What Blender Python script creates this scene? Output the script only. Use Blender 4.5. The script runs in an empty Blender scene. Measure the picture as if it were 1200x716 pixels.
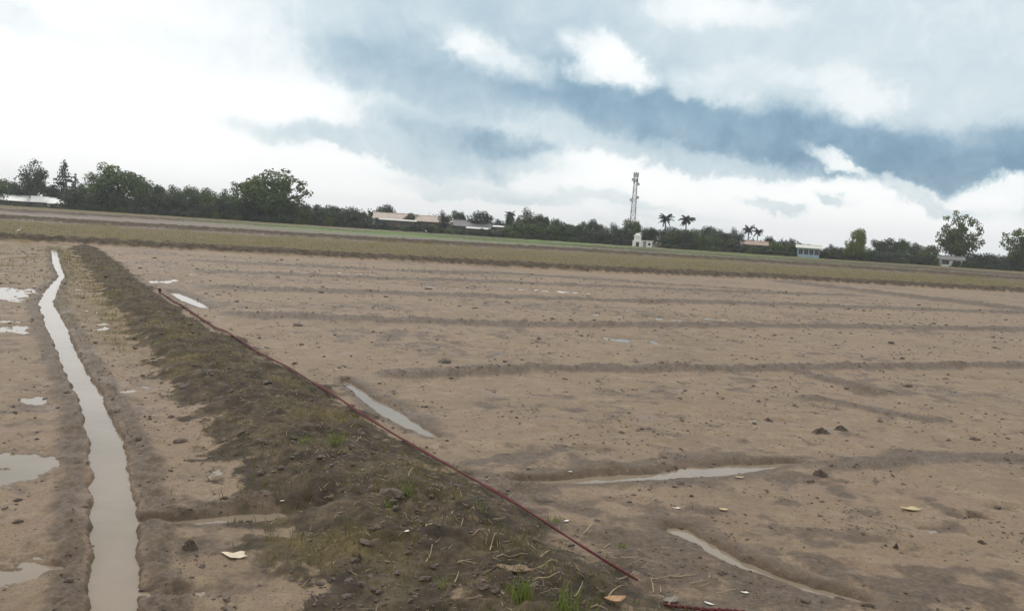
import bpy, math, random
import numpy as np
from mathutils import Matrix, Vector, Euler

# ------------------------------------------------------------------ camera
scene = bpy.context.scene
IW, IH, FPX = 1200.0, 716.0, 998.0
PITCH, ROLL, CAM_Z = math.radians(5.03), math.radians(3.72), 1.66
cam_data = bpy.data.cameras.new('camera')
cam_data.sensor_width = 36.0
cam_data.lens = FPX / IW * 36.0
cam_data.clip_start, cam_data.clip_end = 0.05, 12000
cam = bpy.data.objects.new('camera', cam_data)
ROT = Matrix.Rotation(math.pi / 2 - PITCH, 3, 'X') @ Matrix.Rotation(ROLL, 3, 'Z')
cam.matrix_world = Matrix.Translation((0, 0, CAM_Z)) @ ROT.to_4x4()
scene.collection.objects.link(cam)
scene.camera = cam
RN = np.array(ROT)


def ray(px, py):
    d = RN @ np.array([(px - IW / 2) / FPX, -(py - IH / 2) / FPX, -1.0])
    return d / np.linalg.norm(d)


def gnd(px, py, z=0.06):
    """where the ray through a photo pixel meets the level z"""
    d = ray(px, py)
    t = (z - CAM_Z) / d[2]
    return np.array([d[0] * t, d[1] * t])


def at_depth(px, py, depth):
    """point on the pixel's ray at a given distance along y"""
    d = ray(px, py)
    t = depth / d[1]
    return np.array([d[0] * t, d[1] * t, CAM_Z + d[2] * t])


def azel(px, py):
    d = ray(px, py)
    return math.degrees(math.atan2(d[0], d[1])), math.degrees(math.asin(d[2]))


# ------------------------------------------------------------------ world
SUN_EL, SUN_AZ = math.radians(48), math.radians(-35)      # azimuth from +Y, clockwise positive
world = bpy.data.worlds.new('World')
scene.world = world
world.use_nodes = True


class NT:
    """tiny helper around a node tree"""
    def __init__(self, tree):
        self.t = tree
        self.n = tree.nodes
        self.l = tree.links

    def new(self, kind, **kw):
        nd = self.n.new(kind)
        for k, v in kw.items():
            setattr(nd, k, v)
        return nd

    def put(self, sock, v):
        if hasattr(v, 'is_linked') or isinstance(v, bpy.types.NodeSocket):
            self.l.new(v, sock)
        elif isinstance(v, (tuple, list)):
            sock.default_value = tuple(v) + ((1.0,) if len(v) == 3 and sock.type == 'RGBA' else ())
        else:
            sock.default_value = v

    def math(self, op, a, b=0.0, c=0.0, clamp=False):
        nd = self.new('ShaderNodeMath', operation=op)
        nd.use_clamp = clamp
        for i, v in enumerate((a, b, c)):
            self.put(nd.inputs[i], v)
        return nd.outputs[0]

    def vmath(self, op, a, b=(0, 0, 0)):
        nd = self.new('ShaderNodeVectorMath', operation=op)
        self.put(nd.inputs[0], a)
        self.put(nd.inputs[1], b)
        return nd.outputs['Value'] if op in ('LENGTH', 'DOT_PRODUCT') else nd.outputs[0]

    def mix(self, f, a, b):
        nd = self.new('ShaderNodeMix', data_type='RGBA')
        self.put(nd.inputs[0], f)
        self.put(nd.inputs[6], a)
        self.put(nd.inputs[7], b)
        return nd.outputs[2]

    def noise(self, vec, scale, detail=4, rough=0.55, dist=0.0, color=False, dims='3D'):
        nd = self.new('ShaderNodeTexNoise', noise_dimensions=dims)
        self.put(nd.inputs['Vector'], vec)
        nd.inputs['Scale'].default_value = scale
        nd.inputs['Detail'].default_value = detail
        nd.inputs['Roughness'].default_value = rough
        nd.inputs['Distortion'].default_value = dist
        return nd.outputs['Color' if color else 'Fac']

    def smooth(self, v, lo, hi, a=0.0, b=1.0):
        nd = self.new('ShaderNodeMapRange', interpolation_type='SMOOTHSTEP')
        self.put(nd.inputs[0], v)
        for i, q in enumerate((lo, hi, a, b)):
            nd.inputs[i + 1].default_value = q
        return nd.outputs[0]

    def ramp(self, v, stops, mode='LINEAR'):
        nd = self.new('ShaderNodeValToRGB')
        nd.color_ramp.interpolation = mode
        el = nd.color_ramp.elements
        while len(el) < len(stops):
            el.new(0.5)
        for e, (p, c) in zip(el, stops):
            e.position = p
            e.color = tuple(c) + (1.0,)
        self.put(nd.inputs[0], v)
        return nd.outputs[0]


def srgb(r, g, b):
    f = lambda c: ((c / 255 + 0.055) / 1.055) ** 2.4 if c > 10 else c / 255 / 12.92
    return (f(r), f(g), f(b))


def build_world():
    w = NT(world.node_tree)
    w.n.clear()
    out = w.new('ShaderNodeOutputWorld')
    bg = w.new('ShaderNodeBackground')
    w.l.new(bg.outputs[0], out.inputs[0])
    bg.inputs[1].default_value = 0.1
    sky = w.new('ShaderNodeTexSky', sky_type='NISHITA')
    sky.sun_disc = False
    sky.sun_elevation = SUN_EL
    sky.sun_rotation = SUN_AZ
    tc = w.new('ShaderNodeTexCoord')
    sep = w.new('ShaderNodeSeparateXYZ')
    w.l.new(tc.outputs['Generated'], sep.inputs[0])
    x, y, z = sep.outputs
    az = w.math('MULTIPLY', w.math('ARCTAN2', x, y), 57.2958)
    el = w.math('MULTIPLY', w.math('ARCSINE', z), 57.2958)
    comb = w.new('ShaderNodeCombineXYZ')
    w.put(comb.inputs[0], az)
    w.put(comb.inputs[1], el)
    p0 = comb.outputs[0]
    # cloud-edge turbulence
    d1 = w.vmath('SUBTRACT', w.noise(tc.outputs['Generated'], 11, 9, 0.64, color=True), (0.5, 0.5, 0.5))
    sc = w.new('ShaderNodeVectorMath', operation='MULTIPLY')
    w.put(sc.inputs[0], d1)
    sc.inputs[1].default_value = (8.5, 4.6, 0)
    p = w.vmath('ADD', p0, sc.outputs[0])
    # broad layered cloud, stretched sideways by the low viewing angle
    mp = w.new('ShaderNodeMapping')
    w.put(mp.inputs[0], p0)
    mp.inputs['Rotation'].default_value = (0, 0, math.radians(8))
    mp.inputs['Scale'].default_value = (0.030, 0.105, 1)
    base = w.noise(mp.outputs[0], 1.0, 7, 0.58, 0.5)
    v = w.smooth(base, 0.30, 0.56, 0.52, 1.0)

    def blob(px, py, rx, ry, rot=0.0, soft=0.45, warp=True):
        """1 inside an ellipse given in photo pixels, as a patch of sky"""
        a, e = azel(px, py)
        m = w.new('ShaderNodeMapping', vector_type='TEXTURE')
        w.put(m.inputs[0], p if warp else p0)
        m.inputs['Location'].default_value = (a, e, 0)
        m.inputs['Rotation'].default_value = (0, 0, math.radians(rot))
        m.inputs['Scale'].default_value = (rx * 0.0574, ry * 0.0574, 1)
        return w.smooth(w.vmath('LENGTH', m.outputs[0]), 1 + soft, max(0.0, 1 - soft))

    # (px, py, rx, ry, rotation, softness, target value, opacity)
    for bx, by, rx, ry, rot, so, val, op in (
            (150, 150, 360, 130, 0, .8, 1.0, .93),
            (20, 18, 60, 18, -10, .6, .72, .7),
            (240, 58, 120, 22, -4, .8, .76, .6),
            (360, 30, 160, 26, -6, .8, .80, .6),
            (840, 70, 480, 110, -5, .5, .46, .93),
            (1060, 30, 330, 70, 0, .7, .68, .85),
            (470, 88, 110, 34, -14, .5, .36, .8),
            (570, 22, 150, 24, -5, .7, .50, .75),
            (760, 128, 280, 44, -8, .5, .24, .9),
            (990, 165, 330, 38, -6, .35, .13, .97),
            (1080, 196, 180, 22, -4, .28, .05, .97),
            (560, 176, 120, 28, -10, .4, .30, .85),
            (606, 186, 62, 26, -16, .28, .08, .95),
            (440, 178, 150, 20, -6, .5, .48, .75),
            (690, 178, 90, 16, -8, .6, .55, .7),
            (1030, 112, 190, 30, -6, .45, .66, .88),
            (870, 94, 76, 17, 4, .4, .72, .75),
            (1000, 112, 46, 24, -25, .45, .84, .75),
            (580, 68, 62, 18, -22, .65, .85, .75),
            (545, 50, 26, 14, -10, .6, .90, .6),
            (690, 58, 40, 14, -18, .6, .88, .8),
            (728, 82, 46, 17, -16, .55, .94, .88),
            (690, 84, 28, 18, 0, .5, .90, .7),
            (830, 8, 60, 20, 0, .6, .90, .7),
            (900, 12, 40, 14, 0, .6, .84, .5),
            (850, 186, 80, 12, -8, .5, .62, .7),
            (965, 186, 34, 10, -24, .5, .84, .8),
            (990, 200, 26, 7, -30, .4, .90, .7),
            (1172, 226, 46, 16, 8, .4, .97, .9),
            (410, 208, 80, 18, -10, .45, .95, .85),
            (330, 200, 60, 16, 0, .6, .93, .7),
            (650, 215, 46, 12, -5, .5, .90, .7),
            (820, 212, 220, 16, -3, .4, .98, .85),
            (960, 255, 320, 30, -4, .5, 1.0, .93),
            (560, 226, 120, 10, -4, .5, .66, .7),
            (720, 238, 100, 8, -4, .5, .70, .75),
            (640, 250, 130, 7, -4, .5, .97, .8),
            (905, 238, 36, 6, -22, .4, .66, .85),
            (975, 236, 28, 6, -12, .4, .62, .85),
            (875, 232, 26, 5, -8, .4, .72, .8),
            (1080, 236, 56, 9, -16, .4, .64, .85)):
        f = w.math('MULTIPLY', blob(bx, by, rx, ry, rot, so), op)
        mx = w.new('ShaderNodeMix', data_type='FLOAT')
        w.put(mx.inputs[0], f)
        w.put(mx.inputs[2], v)
        mx.inputs[3].default_value = val
        v = mx.outputs[0]
    # billows
    fine = w.noise(tc.outputs['Generated'], 22, 8, 0.6, 0.6)
    amp = w.math('MULTIPLY', w.math('SUBTRACT', 1.15, v), 0.6)
    v = w.math('ADD', v, w.math('MULTIPLY', w.math('SUBTRACT', fine, 0.5), amp), clamp=True)
    k = 10.0
    ramp = w.ramp(v, ((0.0, srgb(108, 141, 165)), (0.18, srgb(134, 164, 184)), (0.42, srgb(172, 193, 205)),
                      (0.66, srgb(206, 219, 224)), (0.84, srgb(240, 244, 245)), (1.0, (1.0, 1.0, 1.0))))
    cl = w.new('ShaderNodeVectorMath', operation='SCALE')
    w.put(cl.inputs[0], ramp)
    cl.inputs['Scale'].default_value = k * 1.16
    w.put(bg.inputs[0], w.mix(0.93, sky.outputs[0], cl.outputs[0]))


build_world()

sun_data = bpy.data.lights.new('sun', 'SUN')
sun_data.energy = 1.0
sun_data.angle = math.radians(14)
sun_data.color = (1.0, 0.955, 0.88)
sun = bpy.data.objects.new('sun', sun_data)
sun.rotation_euler = Vector((math.sin(SUN_AZ) * math.cos(SUN_EL), math.cos(SUN_AZ) * math.cos(SUN_EL),
                             math.sin(SUN_EL))).to_track_quat('Z', 'Y').to_euler()
scene.collection.objects.link(sun)

scene.view_settings.view_transform = 'Standard'
scene.view_settings.look = 'None'
scene.view_settings.exposure = 0.0
scene.view_settings.gamma = 1.0
scene.view_settings.use_curve_mapping = False
scene.cycles.max_bounces = 6
scene.cycles.use_denoising = True

# ------------------------------------------------------------------ helpers
rng = np.random.default_rng(7)
random.seed(7)
COL = scene.collection.objects


def hash2(ix, iy, seed):
    h = (ix.astype(np.int64) * 374761393 + iy.astype(np.int64) * 668265263 + seed * 974634777) & 0xFFFFFFFF
    h = ((h ^ (h >> 13)) * 1274126177) & 0xFFFFFFFF
    h = h ^ (h >> 16)
    return (h & 0xFFFF).astype(np.float32) / 65535.0


def vnoise(x, y, seed=0):
    """gradient noise, about -1..1"""
    x0, y0 = np.floor(x), np.floor(y)
    fx, fy = (x - x0).astype(np.float32), (y - y0).astype(np.float32)
    u, v = fx * fx * fx * (fx * (fx * 6 - 15) + 10), fy * fy * fy * (fy * (fy * 6 - 15) + 10)

    def g(dx, dy):
        a = hash2(x0 + dx, y0 + dy, seed) * 6.2831853
        return np.cos(a) * (fx - dx) + np.sin(a) * (fy - dy)
    a = g(0, 0) * (1 - u) + g(1, 0) * u
    b = g(0, 1) * (1 - u) + g(1, 1) * u
    return (a * (1 - v) + b * v) * 1.5


def fbm(x, y, oct_=4, seed=0, gain=0.5):
    s, a, f = 0, 1.0, 1.0
    for i in range(oct_):
        s = s + a * vnoise(x * f + 17.3 * i, y * f - 9.1 * i, seed + i)
        a *= gain
        f *= 2.03
    return s


def sstep(e0, e1, x):
    t = np.clip((x - e0) / (e1 - e0), 0, 1)
    return t * t * (3 - 2 * t)


def poly_dist(X, Y, pts, vals=None):
    """distance to a polyline, and a value carried along it"""
    pts = np.asarray(pts, float)
    best = np.full(X.shape, 1e9, np.float32)
    val = np.zeros(X.shape, np.float32)
    for i in range(len(pts) - 1):
        a, b = pts[i], pts[i + 1]
        d = b - a
        t = np.clip(((X - a[0]) * d[0] + (Y - a[1]) * d[1]) / (d @ d), 0, 1)
        q = np.hypot(X - a[0] - t * d[0], Y - a[1] - t * d[1])
        m = q < best
        best = np.where(m, q, best)
        if vals is not None:
            val = np.where(m, vals[i] + t * (vals[i + 1] - vals[i]), val)
    return best, val


def px_poly(pts, z=0.06, ext=None):
    P = [gnd(a, b, z) for a, b in pts]
    if ext:
        e0, e1 = ext
        if e0:
            d = (P[0] - P[1]) / np.linalg.norm(P[0] - P[1])
            P.insert(0, P[0] + d * e0)
        if e1:
            d = (P[-1] - P[-2]) / np.linalg.norm(P[-1] - P[-2])
            P.append(P[-1] + d * e1)
    return np.array(P)


def px_width(px, py, wpx, z=0.06):
    """metres across for a width in photo pixels at a ground point"""
    p = gnd(px, py, z)
    return wpx * math.sqrt(p[0] ** 2 + p[1] ** 2 + CAM_Z ** 2) / FPX * 0.97


# ------------------------------------------------------------------ terrain layout (metres, from the photo's ground points)
DITCH_PX = [(62, 290, 5), (66, 310, 8), (72, 325, 6), (60, 342, 11), (54, 358, 15), (66, 385, 19), (80, 420, 21), (98, 455, 24),
            (113, 490, 28), (123, 520, 35), (130, 560, 41), (133, 610, 46), (134, 660, 49), (135, 716, 53)]
DITCH = px_poly([(a, b) for a, b, c in DITCH_PX], 0.0)
DITCH_W = [px_width(a, b, c, 0.0) / 2 * .86 for a, b, c in DITCH_PX]
DITCH = np.vstack([DITCH, DITCH[-1] + (DITCH[-1] - DITCH[-2]) * 4])
DITCH_W.append(DITCH_W[-1])
BUND = px_poly([(98, 286), (128, 312), (163, 345), (240, 402), (325, 465), (418, 540), (505, 612), (625, 705)], 0.17, (0, 6))
SIDE = px_poly([(140, 618), (190, 619), (250, 614), (320, 609), (372, 604)], 0.0)
CHAN_B = px_poly([(405, 450), (430, 470), (462, 490), (506, 516)], 0.0)
CHAN_C = px_poly([(612, 572), (690, 567), (770, 563), (830, 556), (930, 548)], 0.0)
CHAN_D = px_poly([(796, 628), (830, 645), (860, 664), (950, 697), (1010, 712)], 0.0)
CHAN_E = px_poly([(203, 344), (222, 354), (243, 364)], 0.0)
RIDGES = [  # pixels, height, half-width, darkness
    ([(470, 438), (640, 431), (900, 431), (1200, 427)], .06, .22, 1.3),
    ([(285, 368), (440, 374), (600, 380), (880, 381), (1200, 386)], .075, .34, 1.3),
    ([(260, 337), (440, 343), (600, 348), (893, 356), (1115, 364), (1200, 367)], .075, .42, 1.2),
    ([(250, 318), (440, 326), (600, 331), (860, 342), (1000, 346)], .075, .48, 1.1),
    ([(240, 306), (440, 316), (600, 321), (893, 340)], .075, .55, 1.1),
    ([(915, 431), (960, 442), (1035, 460)], .05, .16, 1.2),
    ([(950, 466), (1010, 476), (1090, 490)], .03, .18, 1.0),
    ([(925, 331), (1040, 345), (1120, 354), (1200, 364)], .16, .7, 1.4),
    ([(985, 545), (1080, 533), (1200, 536)], .02, .17, 1.1),
    ([(560, 574), (620, 560), (720, 545)], .02, .10, .6),
    ([(160, 598), (210, 594), (290, 584), (360, 572)], .035, .09, 1.0),
]
RIDGE_W = [(px_poly(p, 0.07, (0, 30) if p[-1][0] == 1200 else None), h, w, k) for p, h, w, k in RIDGES]
DYKES = [  # far field banks: pixels, height, half-width
    ([(0, 279), (140, 287), (290, 295), (588, 311), (717, 318), (893, 325), (1200, 342)], .24, .7),
    ([(0, 257), (240, 271), (460, 284), (660, 294), (860, 306), (1060, 319), (1200, 329)], .34, 1.3),
    ([(0, 248), (240, 261), (460, 275), (640, 287)], .34, 2.0),
    ([(900, 302), (1060, 313), (1200, 323)], .28, 1.1),
]
DYKE_W = [(px_poly(p, 0.12, (60, 60)), h, w) for p, h, w in DYKES]
STRIP = px_poly([(0, 267), (240, 279), (460, 293), (660, 303), (860, 315), (1060, 329), (1200, 336)], 0.08, (60, 60))
STRIP_FAR = px_poly([(0, 243), (240, 257), (460, 270), (640, 280), (860, 297), (1100, 314), (1200, 318)], 0.08, (60, 60))
GREEN = px_poly([(430, 273), (560, 281), (660, 286), (770, 294), (840, 299)], 0.08)
OLIVE = px_poly([(72, 290), (90, 312), (112, 340), (150, 380), (205, 430)], 0.06)
F_EDGE = px_poly([(0, 279), (140, 287), (290, 295), (588, 311), (717, 318), (893, 325), (1200, 342)], 0.12, (400, 400))


PUDDLES = [  # shallow films of water: photo point, half-size along x and y in metres, depth
    (30, 545, .30, .34, .035), (20, 668, .22, .22, .035), (95, 505, .10, .22, .02), (8, 385, .45, .7, .04), (4, 345, .8, 1.2, .04),
    (148, 458, .10, .30, .03), (105, 385, .25, .5, .03), (45, 468, .25, .3, .025), (200, 690, .20, .05, .03), (345, 606, .16, .05, .03),
    (738, 399, .55, .35, .05), (790, 404, .45, .22, .03), (1085, 622, .12, .10, .03), (1068, 655, .16, .08, .03), (1140, 610, .18, .06, .03), (1190, 600, .15, .06, .03),
    (690, 529, .16, .08, .035), (880, 492, .7, .14, .03), (960, 372, 1.3, .25, .062), (1010, 371, .9, .2, .062), (760, 373, 1.5, .3, .062), (850, 375, 1.2, .3, .062),
    (640, 341, 2.0, .5, .062), (500, 336, 1.5, .4, .062), (400, 320, 2.2, .5, .062), (700, 352, 2.0, .4, .062), (850, 338, 2.4, .6, .062), (230, 322, .8, 1.2, .04),
    (200, 330, .5, 1.0, .05), (540, 323, 2.5, .6, .062), (560, 408, .5, .3, .03), (1150, 445, .7, .12, .025), (330, 395, .25, .5, .035), (300, 380, .3, .4, .03)]
DAMP = [(gnd(a, b), c, d, e) for a, b, c, d, e in (
    (700, 640, .5, .45, .55), (985, 690, .7, .35, .5), (560, 565, .5, .5, .6), (880, 690, .35, .25, .5), (640, 535, .7, .35, .45), (1120, 600, .5, .3, .3),
    (790, 690, .4, .3, .6), (470, 500, .4, .6, .4), (250, 640, .4, .3, .35), (840, 560, .6, .2, .4), (1180, 700, .4, .3, .4))]
PUDDLES = [(gnd(a, b, .02), c, d, e) for a, b, c, d, e in PUDDLES]


def terrain(X, Y):
    """height and surface masks (moist, grass, bank, green) of the paddy land"""
    X = np.asarray(X, np.float32)
    Y = np.asarray(Y, np.float32)
    R = np.hypot(X, Y)
    near = np.clip(1.2 - R / 60, 0, 1)
    wx = X + .07 * fbm(X * 1.7, Y * 1.7, 3, 3)
    wy = Y + .07 * fbm(X * 1.7, Y * 1.7, 3, 13)
    wx2 = X + .022 * fbm(X * 3, Y * 3, 3, 5) + .010 * vnoise(X * 16, Y * 16, 7)
    wy2 = Y + .022 * fbm(X * 3, Y * 3, 3, 6) + .010 * vnoise(X * 16, Y * 16, 8)
    big = fbm(X * .35, Y * .35, 3, 21)
    mid = fbm(X * 1.6, Y * 1.6, 4, 31)
    fin = fbm(X * 7, Y * 7, 5, 41, .62)
    rag = fbm(X * 3.3, Y * 3.3, 5, 141, .62)
    h = .056 + .008 * big + .011 * mid + .0080 * fin * near
    moist = sstep(.1, .8, .30 + .40 * rag + .35 * big) * .85
    # the left paddy lies lower and wetter
    db, _ = poly_dist(wx, wy, BUND)
    bx = np.interp(Y, BUND[::-1, 1], BUND[::-1, 0])
    left = sstep(.3, .9, bx - X) * (Y < BUND[0, 1] + 1)
    h = h - left * (.021 - .004 * big)
    fe = np.interp(X, F_EDGE[:, 0], F_EDGE[:, 1])
    beyond = sstep(-.6, .6, Y - fe)
    h = h + beyond * (.05 - .01 * mid)
    grass = np.zeros_like(h)
    green = np.zeros_like(h)
    bank = np.zeros_like(h)
    for P, ax_, ay_, dd in PUDDLES:
        q = ((wx - P[0]) / ax_) ** 2 + ((wy - P[1]) / ay_) ** 2
        h = h - dd * np.exp(-q) * (1 + 1.1 * rag)
    for P, ax_, ay_, kk in DAMP:
        moist = moist + kk * np.exp(-((wx - P[0]) / ax_) ** 2 - ((wy - P[1]) / ay_) ** 2) * (1 + .6 * rag)
    # tillage ridges in the right paddy
    for P, hh, ww, kk in RIDGE_W:
        d, _ = poly_dist(wx, wy, P)
        g = np.exp(-(d / ww) ** 2)
        h = h + g * hh * (.75 + .35 * fin * near + .3 * mid)
        moist = np.maximum(moist, kk * np.exp(-(d / (ww * 1.25)) ** 2) * (1.15 + .35 * rag))
    # shallow channels
    for P, ww, vals in ((SIDE, .085, (.7, .6, .8, 1, 1.2)), (CHAN_B, .10, (.5, .8, 1.2, .6)), (CHAN_C, .115, (.6, .95, .9, 1.4, .5)),
                        (CHAN_D, .072, (1.4, 1.05, .95, .95, .8)), (CHAN_E, .15, (.7, 1, .7))):
        d, k = poly_dist(wx2, wy2, P, vals)
        ww = ww * k * (1 + .22 * mid + .16 * fin)
        g = np.exp(-(d / np.maximum(ww, .01)) ** 2)
        t_ = sstep(.04, .8, g)
        h = h * (1 - t_) + (-.004 + .003 * fin) * t_
        moist = np.maximum(moist, .8 * np.exp(-((d - ww * 1.5) / (ww * 1.2 + .03)) ** 2))
    # olive grassy margin beside the bund, thinning towards the camera
    d, _ = poly_dist(wx, wy, OLIVE)
    grass = np.maximum(grass, .95 * np.exp(-(d / .55) ** 2) * sstep(7.5, 13, R) * sstep(-.6, .45, rag + .1))
    dleft = sstep(15, 26, R) * left
    grass = np.maximum(grass, dleft * .7 * sstep(-.1, .5, mid))
    # the main bund: low, heaped, clotted earth, frayed at both feet
    lump = fbm(X * 2.6, Y * 2.6, 4, 61, .6)
    bw = (.60 + .14 * mid) * (1 - .34 * sstep(6, 15, R))
    prof = 1 - sstep(bw * .25, bw * 1.35, db)
    cl = np.abs(vnoise(X * 6.5, Y * 6.5, 71)) + .6 * np.abs(vnoise(X * 14, Y * 14, 72))
    h = h + prof * (.075 + .030 * lump + .034 * cl * near)
    wide = 1 - sstep(bw * .5, bw * 1.9, db)
    bank = np.maximum(bank, sstep(.30, .78, wide + .38 * rag))
    grass = grass * (1 - .85 * bank)
    grass = np.maximum(grass, bank * .5 * sstep(.25, .85, fbm(X * 1.1, Y * 1.1, 4, 81)))
    # ditch with low spoil banks
    d, wd = poly_dist(wx2, wy2, DITCH, DITCH_W)
    wd = np.maximum(wd, .03)
    spoil = np.exp(-((d - wd * 1.9 - .02) / (wd * .8 + .04)) ** 2) * (Y < DITCH[0, 1])
    h = h + spoil * (.026 + .010 * fin + .012 * lump)
    ins = 1 - sstep(wd * .85, wd * 1.12 + .012, d)
    h = h * (1 - ins) - .03 * ins
    moist = np.maximum(moist, spoil * (1.0 + .3 * rag))
    # far banks
    for P, hh, ww in DYKE_W:
        d, _ = poly_dist(X + .25 * mid, Y + .18 * mid, P)
        g = 1 - sstep(ww * .3, ww * 1.3, d)
        h = h + g * (hh + .03 * mid + .05 * lump)
        bank = np.maximum(bank, sstep(.08, .5, g + .15 * rag))
    # grass strips beyond the far edge of the mud
    fe2 = np.interp(X, DYKE_W[1][0][:, 0], DYKE_W[1][0][:, 1])
    s1 = sstep(.3, 1.5, Y - fe) * sstep(.3, 2.0, fe2 - 1.0 - Y + 2 * big)
    grass = np.maximum(grass, s1 * sstep(-1.0, .1, mid + .5 * big + .3))
    yf = np.interp(X, STRIP_FAR[:, 0], STRIP_FAR[:, 1])
    s2 = sstep(-26, -8, Y - yf + 6 * big)
    grass = np.maximum(grass, s2 * .95)
    d, _ = poly_dist(X, Y, GREEN)
    green = 1.0 * np.exp(-(d / 15.0) ** 2) * sstep(-.8, .3, fbm(X * .06, Y * .12, 3, 91) + .2)
    wet_lo = sstep(.045, .02, h)
    moist = np.maximum(moist, .85 * beyond + .25 * beyond * rag)
    moist = np.clip(np.maximum(moist, .6 * wet_lo), 0, 1)
    # far land never dips below the water
    h = np.where(R > 60, np.maximum(h, .02 + .02 * (R > 75)), h)
    return h, moist, np.clip(grass * (1 - .8 * bank * (R > 30)), 0, 1), bank, green


def hgt(x, y):
    return float(terrain(np.array([x]), np.array([y]))[0][0])


# ------------------------------------------------------------------ materials
def new_mat(name):
    m = bpy.data.materials.new(name)
    m.use_nodes = True
    t = NT(m.node_tree)
    bsdf = t.n['Principled BSDF']
    return m, t, bsdf


def simple_mat(name, c, rough=.7, var=.25, scale=6.0, metal=0.0, bump=0.0):
    m, t, b = new_mat(name)
    geo = t.new('ShaderNodeNewGeometry')
    n = t.noise(geo.outputs['Position'], scale, 5, .6)
    c = np.array(c)
    t.put(b.inputs['Base Color'], t.ramp(n, ((.25, tuple(c * (1 - var))), (.75, tuple(np.minimum(c * (1 + var), .9))))))
    b.inputs['Roughness'].default_value = rough
    b.inputs['Metallic'].default_value = metal
    if bump:
        bp = t.new('ShaderNodeBump')
        bp.inputs['Distance'].default_value = bump
        t.put(bp.inputs['Height'], n)
        t.l.new(bp.outputs[0], b.inputs['Normal'])
    return m


def ground_material():
    m, t, b = new_mat('paddy_soil')
    geo = t.new('ShaderNodeNewGeometry')
    P = geo.outputs['Position']
    at = t.new('ShaderNodeAttribute', attribute_name='soil')
    sep = t.new('ShaderNodeSeparateColor')
    t.l.new(at.outputs['Color'], sep.inputs[0])
    moist, grass, bank = sep.outputs
    green = at.outputs['Alpha']
    n1 = t.noise(P, .55, 5, .6)
    n2 = t.noise(P, 5.0, 8, .68)
    n3 = t.noise(P, 30.0, 8, .7)
    n4 = t.noise(P, 1.9, 7, .66)
    n5 = t.noise(P, 95.0, 4, .7)
    tan = t.ramp(n1, ((.3, (.200, .142, .086)), (.52, (.248, .175, .108)), (.72, (.262, .172, .114))))
    tan = t.mix(t.smooth(n2, .47, .70, 0, .55), tan, (.365, .282, .180))
    tan = t.mix(t.smooth(n4, .50, .68, 0, .45), tan, (.215, .135, .095))
    tan = t.mix(t.smooth(n3, .52, .72, 0, .6), tan, (.150, .105, .073))
    n6 = t.noise(P, 13.0, 8, .72)
    tan = t.mix(t.smooth(n6, .53, .66, 0, .55), tan, (.165, .115, .078))
    tan = t.mix(t.smooth(n5, .545, .66, 0, .8), tan, (.080, .056, .040))
    dark = t.ramp(n3, ((.34, (.062, .042, .027)), (.52, (.112, .077, .050)), (.68, (.190, .134, .088))))
    mm = t.math('ADD', moist, t.math('ADD', t.math('MULTIPLY', t.math('SUBTRACT', n2, .5), 1.1),
                                     t.math('MULTIPLY', t.math('SUBTRACT', n3, .5), 1.5)), clamp=True)
    col = t.mix(t.smooth(mm, .30, .85, 0, .92), tan, dark)
    bsoil = t.ramp(n2, ((.34, (.034, .027, .020)), (.48, (.070, .052, .035)), (.62, (.125, .092, .056)), (.74, (.200, .150, .092))))
    bsoil = t.mix(t.smooth(n3, .50, .70, 0, .6), bsoil, (.050, .040, .031))
    bsoil = t.mix(t.smooth(n4, .52, .66, 0, .45), bsoil, (.115, .092, .044))
    bsoil = t.mix(t.smooth(n5, .60, .74, 0, .5), bsoil, (.26, .20, .13))
    bf = t.math('ADD', bank, t.math('MULTIPLY', t.math('SUBTRACT', n3, .5), 1.1), clamp=True)
    bf = t.math('MULTIPLY', t.smooth(bf, .2, .75), t.smooth(bank, .02, .2))
    col = t.mix(bf, col, bsoil)
    gcol = t.ramp(n2, ((.34, (.080, .062, .020)), (.5, (.145, .113, .032)), (.68, (.195, .150, .050))))
    gcol = t.mix(t.smooth(n1, .48, .66, 0, .5), gcol, (.095, .098, .030))
    gcol = t.mix(t.smooth(n3, .52, .70, 0, .5), gcol, (.060, .048, .026))
    gf = t.math('MULTIPLY', grass, t.smooth(n3, .3, .6, .45, 1.0))
    col = t.mix(gf, col, gcol)
    col = t.mix(green, col, t.ramp(n1, ((.35, (.080, .145, .022)), (.65, (.130, .205, .036)))))
    t.put(b.inputs['Base Color'], col)
    r = t.smooth(mm, .1, .9, .70, .62)
    r = t.math('ADD', r, t.math('MULTIPLY', t.math('ADD', bank, grass), .3), clamp=True)
    r = t.math('SUBTRACT', r, t.smooth(n4, .56, .68, 0, .22))
    t.put(b.inputs['Roughness'], r)
    b.inputs['Specular IOR Level'].default_value = .32
    bp = t.new('ShaderNodeBump')
    bp.inputs['Strength'].default_value = .7
    bp.inputs['Distance'].default_value = .02
    t.put(bp.inputs['Height'], t.math('ADD', t.math('ADD', t.math('MULTIPLY', n3, .9), n2), t.math('MULTIPLY', n5, .3)))
    t.l.new(bp.outputs[0], b.inputs['Normal'])
    return m


def water_material():
    m, t, b = new_mat('muddy_water')
    geo = t.new('ShaderNodeNewGeometry')
    n = t.noise(geo.outputs['Position'], 1.2, 4, .6)
    t.put(b.inputs['Base Color'], t.ramp(n, ((.3, (.215, .165, .115)), (.7, (.265, .21, .15)))))
    b.inputs['Roughness'].default_value = .06
    b.inputs['IOR'].default_value = 1.33
    bp = t.new('ShaderNodeBump')
    bp.inputs['Strength'].default_value = .12
    bp.inputs['Distance'].default_value = .01
    t.put(bp.inputs['Height'], t.noise(geo.outputs['Position'], 14, 3, .5))
    t.l.new(bp.outputs[0], b.inputs['Normal'])
    return m


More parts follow.
